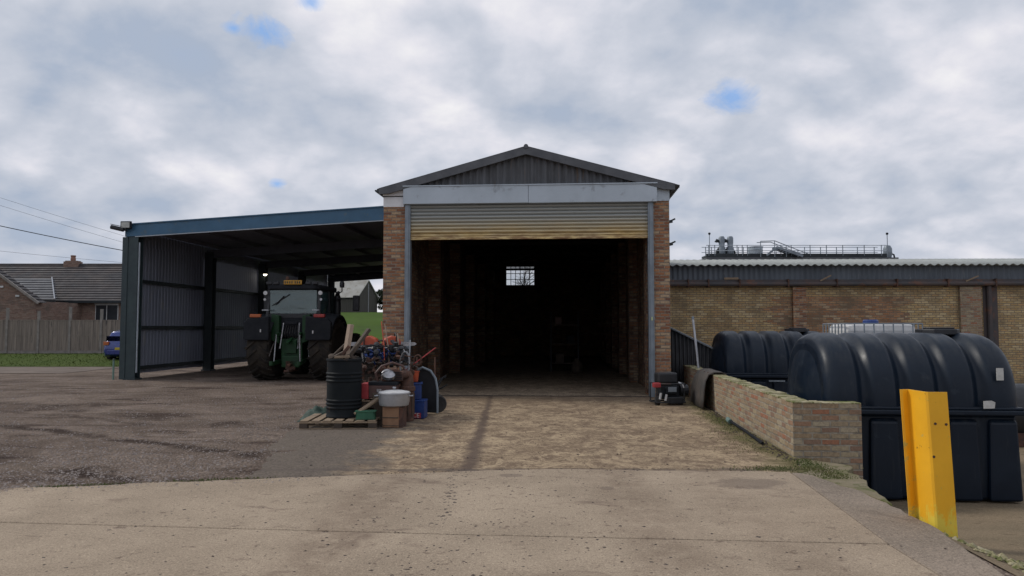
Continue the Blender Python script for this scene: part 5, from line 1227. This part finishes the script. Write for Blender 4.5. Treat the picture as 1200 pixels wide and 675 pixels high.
plank('timber_offcut', 'knotty brown offcut propped against the pale timber post', (-2.88, 12.38, 1.10), (-2.72, 12.4, 1.30), .06, .05, m_rust)
plank('timber_offcut', 'dark sloping board at the left rim of the drum', (-3.08, 12.45, 1.06), (-2.76, 12.6, 1.40), .06, .03, m_woodd)
# green trough and board on the pallet
t = thing('plastic_trough', 'small faded green plastic trough on the right end of the pallet', 'trough', (-2.36, 12.05, .13), R(3))
m = MB(); m.prism([(-.13, 0), (.13, 0), (.15, .13), (-.15, .13)], -.09, -.075, 'Y'); m.prism([(-.13, 0), (.13, 0), (.15, .13), (-.15, .13)], .075, .09, 'Y'); m.b2((-.13, -.09, 0), (.13, .09, .012)); m.bar((-.14, -.09, .06), (-.14, .09, .06), .015, .13); m.bar((.14, -.09, .06), (.14, .09, .06), .015, .13); m.build('tub', m_greenp, t)
m = MB(); m.b2((-.165, -.105, .125), (.165, .105, .14)); m.build('rim', m_greenp, t)
plank('loose_board', 'brown grey board slanting over the green trough', (-2.52, 12.0, .22), (-2.20, 12.3, .44), .10, .03, m_wood, 'board', None)
plank('loose_board', 'dark upright board behind the green trough', (-2.20, 12.35, .0), (-2.26, 12.45, .52), .16, .03, m_woodd, 'board', None)
# tarp bundle
t = thing('tarpaulin', 'dark green crumpled tarpaulin lying behind the left end of the pallet', 'tarpaulin', (-3.42, 13.2, -.01))
m = MB(); vs = []; nn = 16
for j in range(nn + 1):
    for i in range(nn + 1):
        x, y = i / nn - .5, j / nn - .5; e = max(0, 1 - (2 * math.hypot(x, y)) ** 2); vs.append((x * .6, y * .7, .20 * e ** .6 * (1 + .5 * mn.noise(Vector((x * 5, y * 5, 2)))) + .02 * mn.noise(Vector((x * 14, y * 14, 0)))))
m.add(vs, [(j * (nn + 1) + i, j * (nn + 1) + i + 1, (j + 1) * (nn + 1) + i + 1, (j + 1) * (nn + 1) + i) for j in range(nn) for i in range(nn)]); m.build('cloth', pm('dark_green_cloth', (.02, .05, .035), None, 6, .7), t, smooth='all')
m = MB(); m.tube([(-.3, -.1, .05), (-.05, -.18, .16), (.2, -.1, .1), (.32, .1, .03)], .008, 5); m.build('cord', m_woodl, t)
# box and pot
t = thing('wooden_box', 'brown wooden box standing on end under the aluminium pot', 'box', (-1.93, 12.2, -.01), R(-6))
m = MB(); m.box((-.02, 0, .17), (.27, .28, .33)); m.build('carcass', m_card, t, bevel=.006)
m = MB(); m.b2((-.15, -.148, .155), (.11, -.14, .17)); m.b2((-.15, -.147, .03), (.11, -.141, .04)); m.build('batten', m_woodd, t)
m = MB(); m.box((.145, .0, .165), (.06, .26, .325)); m.build('end_board', m_rust, t)
t = thing('aluminium_pot', 'large round dull aluminium pot with a lid on the brown box', 'pot', (-1.93, 12.2, .325), 0)
m = MB(); m.lathe([(0, 0), (.20, 0), (.235, .02), (.25, .08), (.255, .20), (.268, .205), (.268, .22), (.25, .222)], 36); m.build('pan', m_alu, t, smooth=True)
m = MB(); m.lathe([(.255, .222), (.25, .235), (.15, .255), (.03, .262), (0, .262)], 36); m.build('lid', m_white, t, smooth=True)
m = MB(); m.lathe([(.015, .26), (.02, .29), (.035, .295), (.03, .315), (0, .32)], 12); m.build('knob', m_chrome, t, smooth=True)
for s_ in (-1, 1): m = MB(); m.tube([(s_ * .25, -.06, .17), (s_ * .31, -.05, .17), (s_ * .31, .05, .17), (s_ * .25, .06, .17)], .01, 6); m.build('handle', m_chrome, t)
# blue boxes
t = thing('blue_crate', 'lower blue plastic crate with a red and white label strip', 'crate', (-1.72, 13.35, -.01), R(-4), 'blue crates stacked by the doorway')
m = MB(); m.box((0, 0, .17), (.36, .30, .32)); m.b2((-.19, -.16, .30), (.19, .16, .335)); m.build('crate_body', m_bluep, t, bevel=.01)
m = MB(); m.b2((-.175, -.157, .02), (.12, -.152, .11)); lb = m.build('label_strip', m_redp, t)
def text(s, size, loc, mat, parent, name='lettering'):
    c = bpy.data.curves.new(name, 'FONT'); c.body = s; c.size = size; c.extrude = .001; c.align_x = 'CENTER'; c.align_y = 'CENTER'
    o = bpy.data.objects.new(name, c); C.objects.link(o); dg = bpy.context.evaluated_depsgraph_get()
    me = bpy.data.meshes.new_from_object(o.evaluated_get(dg)); bpy.data.objects.remove(o)
    o = bpy.data.objects.new(name, me); C.objects.link(o); me.materials.clear(); me.materials.append(mat); o.parent = parent; o.location = loc; o.rotation_euler = (R(90), 0, 0); return o
text('CE', .11, (.03, -.1595, .065), m_white, lb)
t = thing('blue_crate', 'upper blue plastic crate resting on the crate with the red label', 'crate', (-1.74, 13.4, .327), R(5), 'blue crates stacked by the doorway')
m = MB(); m.box((0, 0, .15), (.22, .24, .30)); m.build('crate_body', m_bluep, t, bevel=.01); m = MB(); m.b2((-.13, -.14, .27), (.13, .14, .30)); m.build('rim', m_bluep, t, bevel=.006)
# upright wheelbarrow tray with wheel
t = thing('wheelbarrow', 'wheelbarrow stood upright with its black tray and grey rim behind the blue crates', 'wheelbarrow', (-1.66, 13.95, 0), R(-15))
arc = [(-.28, .02), (-.30, .4), (-.27, .62), (-.18, .78), (-.02, .86), (.14, .80), (.24, .66), (.28, .45), (.28, .02)]
m = MB(); m.prism(arc, .02, .05, 'Y'); m.build('tray', m_black, t, bevel=.01)
m = MB(); m.tube([(x, -.0, z) for x, z in arc], .024, 8); m.build('tray_rim', m_guide, t, smooth=True)
m = MB(); m.tube([(-.2, .1, .02), (-.18, .12, 1.05)], .016, 6); m.tube([(.2, .1, .02), (.18, .12, 1.05)], .016, 6); m.build('handles', m_rust, t)
t = thing('sack_trolley', 'sack trolley with a black pneumatic wheel beside the open doorway', 'trolley', (-1.46, 14.2, 0), R(12))
m = MB(); m.lathe([(.08, -.035), (.145, -.045), (.165, 0), (.145, .045), (.08, .035)], 24, (.04, -.1, .165), 'Y'); wv_ = m.build('tyre', m_rubber, t, smooth=True)
m = MB(); m.lathe([(.001, -.02), (.03, -.03), (.08, -.03), (.085, .03), (.001, .03)], 18, (.04, -.1, .165), 'Y'); m.build('rim', m_alu, wv_)
m = MB(); m.lathe([(.08, -.035), (.145, -.045), (.165, 0), (.145, .045), (.08, .035)], 24, (.04, .35, .165), 'Y'); wv_ = m.build('tyre', m_rubber, t, smooth=True)
m = MB(); m.tube([(-.12, -.05, .1), (.0, -.05, .42), (.14, -.05, .66), (.20, -.05, .70)], .015, 6); m.tube([(-.12, .3, .1), (.0, .3, .42), (.14, .3, .62), (.24, .3, .64)], .015, 6); m.tube([(.0, -.05, .42), (.0, .3, .42)], .012, 6); m.tube([(.04, -.12, .165), (.04, .38, .165)], .014, 6); m.tube([(-.2, -.05, .3), (.22, -.05, .52)], .012, 6); m.build('frame', m_dgrey, t)
# bench and things on it
t = thing('work_bench', 'low scrap bench of old boards behind the drum, heaped with garden machines', 'bench', (-2.33, 13.75, 0), R(-3))
m = MB(); m.b2((-.55, -.3, .92), (.55, .3, .96)); m.build('bench_top', m_woodd, t, bevel=.005)
for x in (-.5, .5):
    for y in (-.26, .26): m = MB(); m.box((x, y, .46), (.05, .05, .92)); m.build('leg', m_rust, t)
m = MB(); m.b2((-.52, -.28, .3), (.52, .28, .33)); m.build('lower_shelf', m_woodd, t)
def hedge_trimmer(label, loc, rz):
    t = thing('chainsaw', label, 'chainsaw', loc, rz, 'orange chainsaws on the bench')
    m = MB(); m.prism([(-.17, 0), (.13, 0), (.16, .08), (.10, .17), (-.02, .20), (-.14, .15), (-.19, .07)], -.09, .09, 'Y'); m.build('engine_cover', m_orange, t, bevel=.025)
    m = MB(); m.prism([(-.16, -.03), (.14, -.03), (.14, .035), (-.16, .035)], -.105, .105, 'Y'); m.build('engine_base', m_black, t, bevel=.015)
    m = MB(); m.tube([(.06, -.10, .04), (.06, -.10, .2), (.05, 0, .25), (.06, .10, .2), (.06, .10, .04)], .012, 6); m.build('front_handle', m_black, t)
    m = MB(); m.tube([(-.15, 0, .1), (-.28, 0, .12), (-.32, 0, .06), (-.28, 0, .0), (-.15, 0, .01)], .018, 6); m.build('rear_handle', m_black, t)
    m = MB(); m.prism([(.12, .0), (.42, .015), (.46, .045), (.42, .075), (.12, .09)], -.006, .006, 'Y'); m.build('guide_bar', m_chrome, t)
    return t
hedge_trimmer('orange chainsaw at the left end of the cluttered bench, beside the drum', (-2.62, 13.6, 1.26), R(170))
hedge_trimmer('redder orange chainsaw at the right end of the cluttered bench, by the brick pier', (-2.22, 13.75, 1.26), R(20))
t = thing('generator', 'blue engined generator in a white tube frame on the bench', 'generator', (-2.36, 13.62, .96), R(3))
m = MB()
for y in (-.17, .17): m.tube([(-.34, y, .02), (-.36, y, .24), (-.30, y, .28), (.30, y, .28), (.36, y, .24), (.34, y, .02), (-.34, y, .02)], .014, 6)
m.tube([(-.34, -.17, .02), (-.34, .17, .02)], .012, 6); m.tube([(.34, -.17, .02), (.34, .17, .02)], .012, 6); m.build('tube_frame', m_white, t)
m = MB(); m.box((-.12, 0, .13), (.30, .26, .16)); m.build('alternator', m_bluep, t, bevel=.03)
m = MB(); m.box((.17, 0, .14), (.24, .24, .2)); m.box((.05, -.05, .24), (.3, .2, .08)); m.build('engine', m_black, t, bevel=.02)
m = MB(); m.box((-.13, -.137, .13), (.12, .01, .08)); m.build('outlet_panel', m_white, t)
t = thing('rear_cover', 'dark grey machine cover wedged between the chainsaws on the bench', 'cover', (-2.40, 13.9, .96), R(5))
m = MB(); m.prism([(-.4, 0), (.45, 0), (.5, .2), (.36, .34), (-.2, .36), (-.42, .22)], -.1, .1, 'Y'); m.build('shell', m_black, t, bevel=.03)
m = MB(); m.b2((-.3, -.115, .12), (.3, -.1, .16)); m.build('trim', pm('pale_green_trim', (.12, .22, .18), None, 5, .5), t)
# engine lump and toolbox, nearer
t = thing('tool_chest', 'dark brown red tool chest with a bright red end, beside the drum', 'tool chest', (-2.28, 12.75, .42), R(-2))
m = MB(); m.b2((-.14, -.16, 0), (.33, .16, .21)); m.build('chest', m_brown, t, bevel=.01)
m = MB(); m.b2((-.28, -.165, -.02), (-.143, .165, .24)); m.build('end_panel', m_redp, t, bevel=.008)
m = MB(); m.b2((-.15, -.165, .21), (.34, .165, .27)); m.build('lid', m_dgrey, t, bevel=.01)
m = MB(); m.b2((0, -.175, .10), (.08, -.16, .15)); m.build('latch', m_chrome, t)
t = thing('packing_crate', 'rough slatted packing crate under the tool chest', 'crate', (-2.24, 12.75, 0), 0)
m = MB()
for z in (.02, .14, .26):
    m.b2((-.30, -.20, z), (.30, -.18, z + .09)); m.b2((-.30, .18, z), (.30, .20, z + .09)); m.b2((-.30, -.18, z), (-.28, .18, z + .09)); m.b2((.28, -.18, z), (.30, .18, z + .09))
m.build('slats', m_woodd, t); m = MB(); m.b2((-.31, -.21, .36), (.31, .21, .38)); m.build('top_board', m_wood, t)
for x in (-.25, .25):
    for y in (-.15, .15): m = MB(); m.box((x, y, .18), (.04, .04, .36)); m.build('corner_post', m_woodd, t)
t = thing('old_engine', 'rusty engine with a shiny cowl heaped above the tool chest', 'engine', (-2.05, 12.82, .69), R(12))
m = MB(); m.prism([(-.2, 0), (.16, 0), (.18, .12), (.06, .22), (-.08, .2), (-.2, .08)], -.12, .12, 'Y'); m.tube([(.1, -.05, .1), (.27, -.05, .12)], .07, 12); m.build('block', m_rust, t, bevel=.02)
m = MB(); m.lathe([(.13, 0), (.12, .05), (.07, .09), (0, .10)], 20, (-.08, -.08, .10), M=Matrix.Rotation(R(38), 3, 'X')); m.build('cowl', m_chrome, t, smooth=True)
m = MB()
for i in range(5): m.b2((-.02, -.14, .03 + i * .03), (.14, -.118, .042 + i * .03))
m.build('cooling_fins', m_dgrey, t)
m = MB(); m.tube([(-.26, -.05, .0), (-.3, -.08, .14), (-.2, -.1, .26), (-.02, -.1, .32), (.16, -.06, .26), (.24, 0, .1)], .02, 8); m.build('exhaust_bend', m_brown, t, smooth=True)
t = thing('old_motor', 'rusty upright motor housing between the engine and the orange bucket', 'motor', (-1.83, 12.95, 0), 0)
m = MB(); m.lathe([(.13, 0), (.13, .5), (.15, .52), (.15, .58), (.12, .6), (.11, .78), (.07, .84), (0, .85)], 18); m.build('housing', m_rust, t, smooth=True)
m = MB()
for i in range(10): a = i * .628; m.bar((math.cos(a) * .13, math.sin(a) * .13, .1), (math.cos(a) * .13, math.sin(a) * .13, .48), .015, .03)
m.build('ribs', m_woodd, t)
t = thing('orange_bucket', 'small orange red bucket perched beside the upright barrow tray', 'bucket', (-1.78, 13.55, .62), 0)
m = MB(); m.lathe([(0, 0), (.065, 0), (.09, .18), (.097, .185), (.097, .2), (.085, .2), (.06, .02), (0, .02)], 20); m.build('pail', m_orange, t, smooth=True)
m = MB(); m.tube([(-.09, 0, .18), (-.07, 0, .26), (0, 0, .30), (.07, 0, .26), (.09, 0, .18)], .005, 5); m.build('bail', m_chrome, t)
t = thing('paint_tins', 'two tins', 'tin', (0, 0, 0)) if False else None
# thin rods, hoses and twine
rods = [((-2.28, 13.3, .9), (-2.38, 13.5, 1.72), .012, m_orange, 'thin orange brown rod standing up from the bench at its left'),
        ((-2.20, 13.35, .9), (-2.33, 13.55, 1.68), .010, m_woodl, 'thin pale rod just right of the orange brown rod'),
        ((-1.98, 13.3, .3), (-2.10, 13.6, 1.50), .012, m_woodl, 'thin pale cane leaning towards the brick pier'),
        ((-1.90, 13.3, .3), (-1.86, 13.55, 1.38), .010, m_alu, 'thin grey rod standing before the brick pier'),
        ((-1.84, 13.0, .1), (-1.80, 13.2, 1.10), .008, m_rust, 'thin rusty rod right of the old motor'),
        ((-1.98, 13.45, .8), (-1.40, 13.6, 1.24), .011, m_redp, 'thin reddish rod poking right across the doorway')]
for p, q, r, mm, lab in rods:
    m = MB(); p, q = Vector(p), Vector(q); d = q - p; m.tube([(0, 0, 0), d * .5 + Vector((.015, 0, .01)), d], r, 6); o = m.build('thin_rod', mm, None, loc=p); tag(o, lab, 'rod', 'thin rods sticking out of the heap')
for i, (c, r, mm, lab) in enumerate((((-1.72, 13.5, 1.02), .10, m_rust, 'tangled coil of pinkish rusty wire above the barrow tray'), ((-1.93, 13.4, .95), .12, m_alu, 'loose loops of pale grey cable hanging at the brick pier'))):
    m = MB(); pts = []
    for k in range(90):
        a = k * .42; pts.append((math.cos(a) * r * (.7 + .5 * mn.noise(Vector((k * .13, i, 0)))), .06 * math.sin(a * .7), math.sin(a) * r * (.9 if i == 0 else 1.9) + .04 * mn.noise(Vector((k * .2, 3, i)))))
    m.tube(pts, .006, 5); o = m.build('wire_coil' if i == 0 else 'cable_loops', mm, None, loc=c); tag(o, lab, 'wire')
t = thing('push_mower', 'dark wheeled mower chassis with a green deck low between the bench legs', 'mower', (-2.45, 13.45, 0), R(10))
m = MB(); m.prism([(-.28, .12), (.28, .12), (.24, .26), (-.24, .26)], -.22, .22, 'Y'); m.build('deck', m_greenp, t, bevel=.02)
for x in (-.27, .27):
    for y in (-.2, .2): m = MB(); m.lathe([(.001, -.03), (.1, -.03), (.1, .03), (.001, .03)], 16, (x, y, .1), 'X'); m.build('wheel', m_rubber, t)
m = MB(); m.lathe([(.1, .26), (.1, .38), (.06, .42), (0, .42)], 14); m.build('motor', m_black, t, smooth=True)

random.seed(77)
def scrap(name, n, box, mat, label):
    m = MB()
    for _ in range(n):
        p = Vector((random.uniform(*box[0]), random.uniform(*box[1]), random.uniform(*box[2])))
        d = Vector((random.gauss(0, 1), random.gauss(0, .6), random.gauss(0, .5))).normalized(); L = random.uniform(.05, .22)
        k = random.random()
        if k < .45: m.tube([p, p + d * L * .5 + Vector((0, 0, random.uniform(-.03, .03))), p + d * L], random.uniform(.005, .014), 6)
        elif k < .8: m.bar(p, p + d * L * .7, random.uniform(.02, .07), random.uniform(.01, .04))
        else: m.lathe([(0, 0), (random.uniform(.03, .06), .01), (random.uniform(.03, .06), .06), (0, .07)], 10, p, M=Matrix.Rotation(random.uniform(0, 3), 3, 'X'))
    return stuff(m.build(name, mat), label, 'scrap')
scrap('scrap_metal', 120, ((-2.78, -1.95), (13.3, 13.6), (.96, 1.30)), m_black, 'tangle of dark machine scraps heaped on the bench')
scrap('scrap_metal', 60, ((-2.70, -1.75), (13.1, 13.4), (.62, 1.12)), m_rust, 'tangle of rusty scraps heaped in front of the bench')
scrap('scrap_metal', 26, ((-2.70, -2.00), (13.28, 13.45), (1.0, 1.22)), m_bluep, 'broken blue plastic pieces among the machines on the bench')
scrap('scrap_wood', 34, ((-3.0, -2.62), (12.28, 12.58), (1.06, 1.13)), m_woodd, 'broken bark and wood chips filling the top of the drum')

random.seed(91)
def reg_spill():
    X = random.uniform(-7, -2.2); Y = 8.05 + (X + 2.3) * .215 - abs(random.gauss(0, .13)); return X, Y, 0
scatter_stones('gravel_spill', 420, reg_spill, (.004, .014), m_stone, 'loose stones spilling from the yard onto the edge of the pale slab', 'gravel', 0, .5)
def reg_weed():
    X = random.choice((-4.6, -4.2, -3.3, -2.9, -6.2)) + random.gauss(0, .16); Y = 8.10 + (X + 2.3) * .215 + random.gauss(0, .03); return X, Y, -.01
blades('edge_weeds', 700, reg_weed, (.008, .03), m_leaf, 'sparse weeds in the crack where gravel meets the slab', 'weeds')
def reg_tuft():
    Y = 31 + 7.6 * random.random(); X = random.uniform(-28, -14); return X, Y, hgt(X, Y) + .015
def tuft_blades():
    m = MB()
    for _ in range(3000):
        X, Y, Z = reg_tuft(); a = random.random() * 6.28; l = random.uniform(.02, .06) * (1.6 if mn.noise(Vector((X, Y, 4))) > .25 else 1); w_ = .02
        m.add([(X - w_, Y, Z), (X + w_, Y, Z), (X + .05 * math.cos(a), Y + .05 * math.sin(a), Z + l)], [(0, 1, 2)])
    return stuff(m.build('verge_blades', m_grass), 'uneven grass tufts on the strip in front of the fence', 'grass')
tuft_blades()
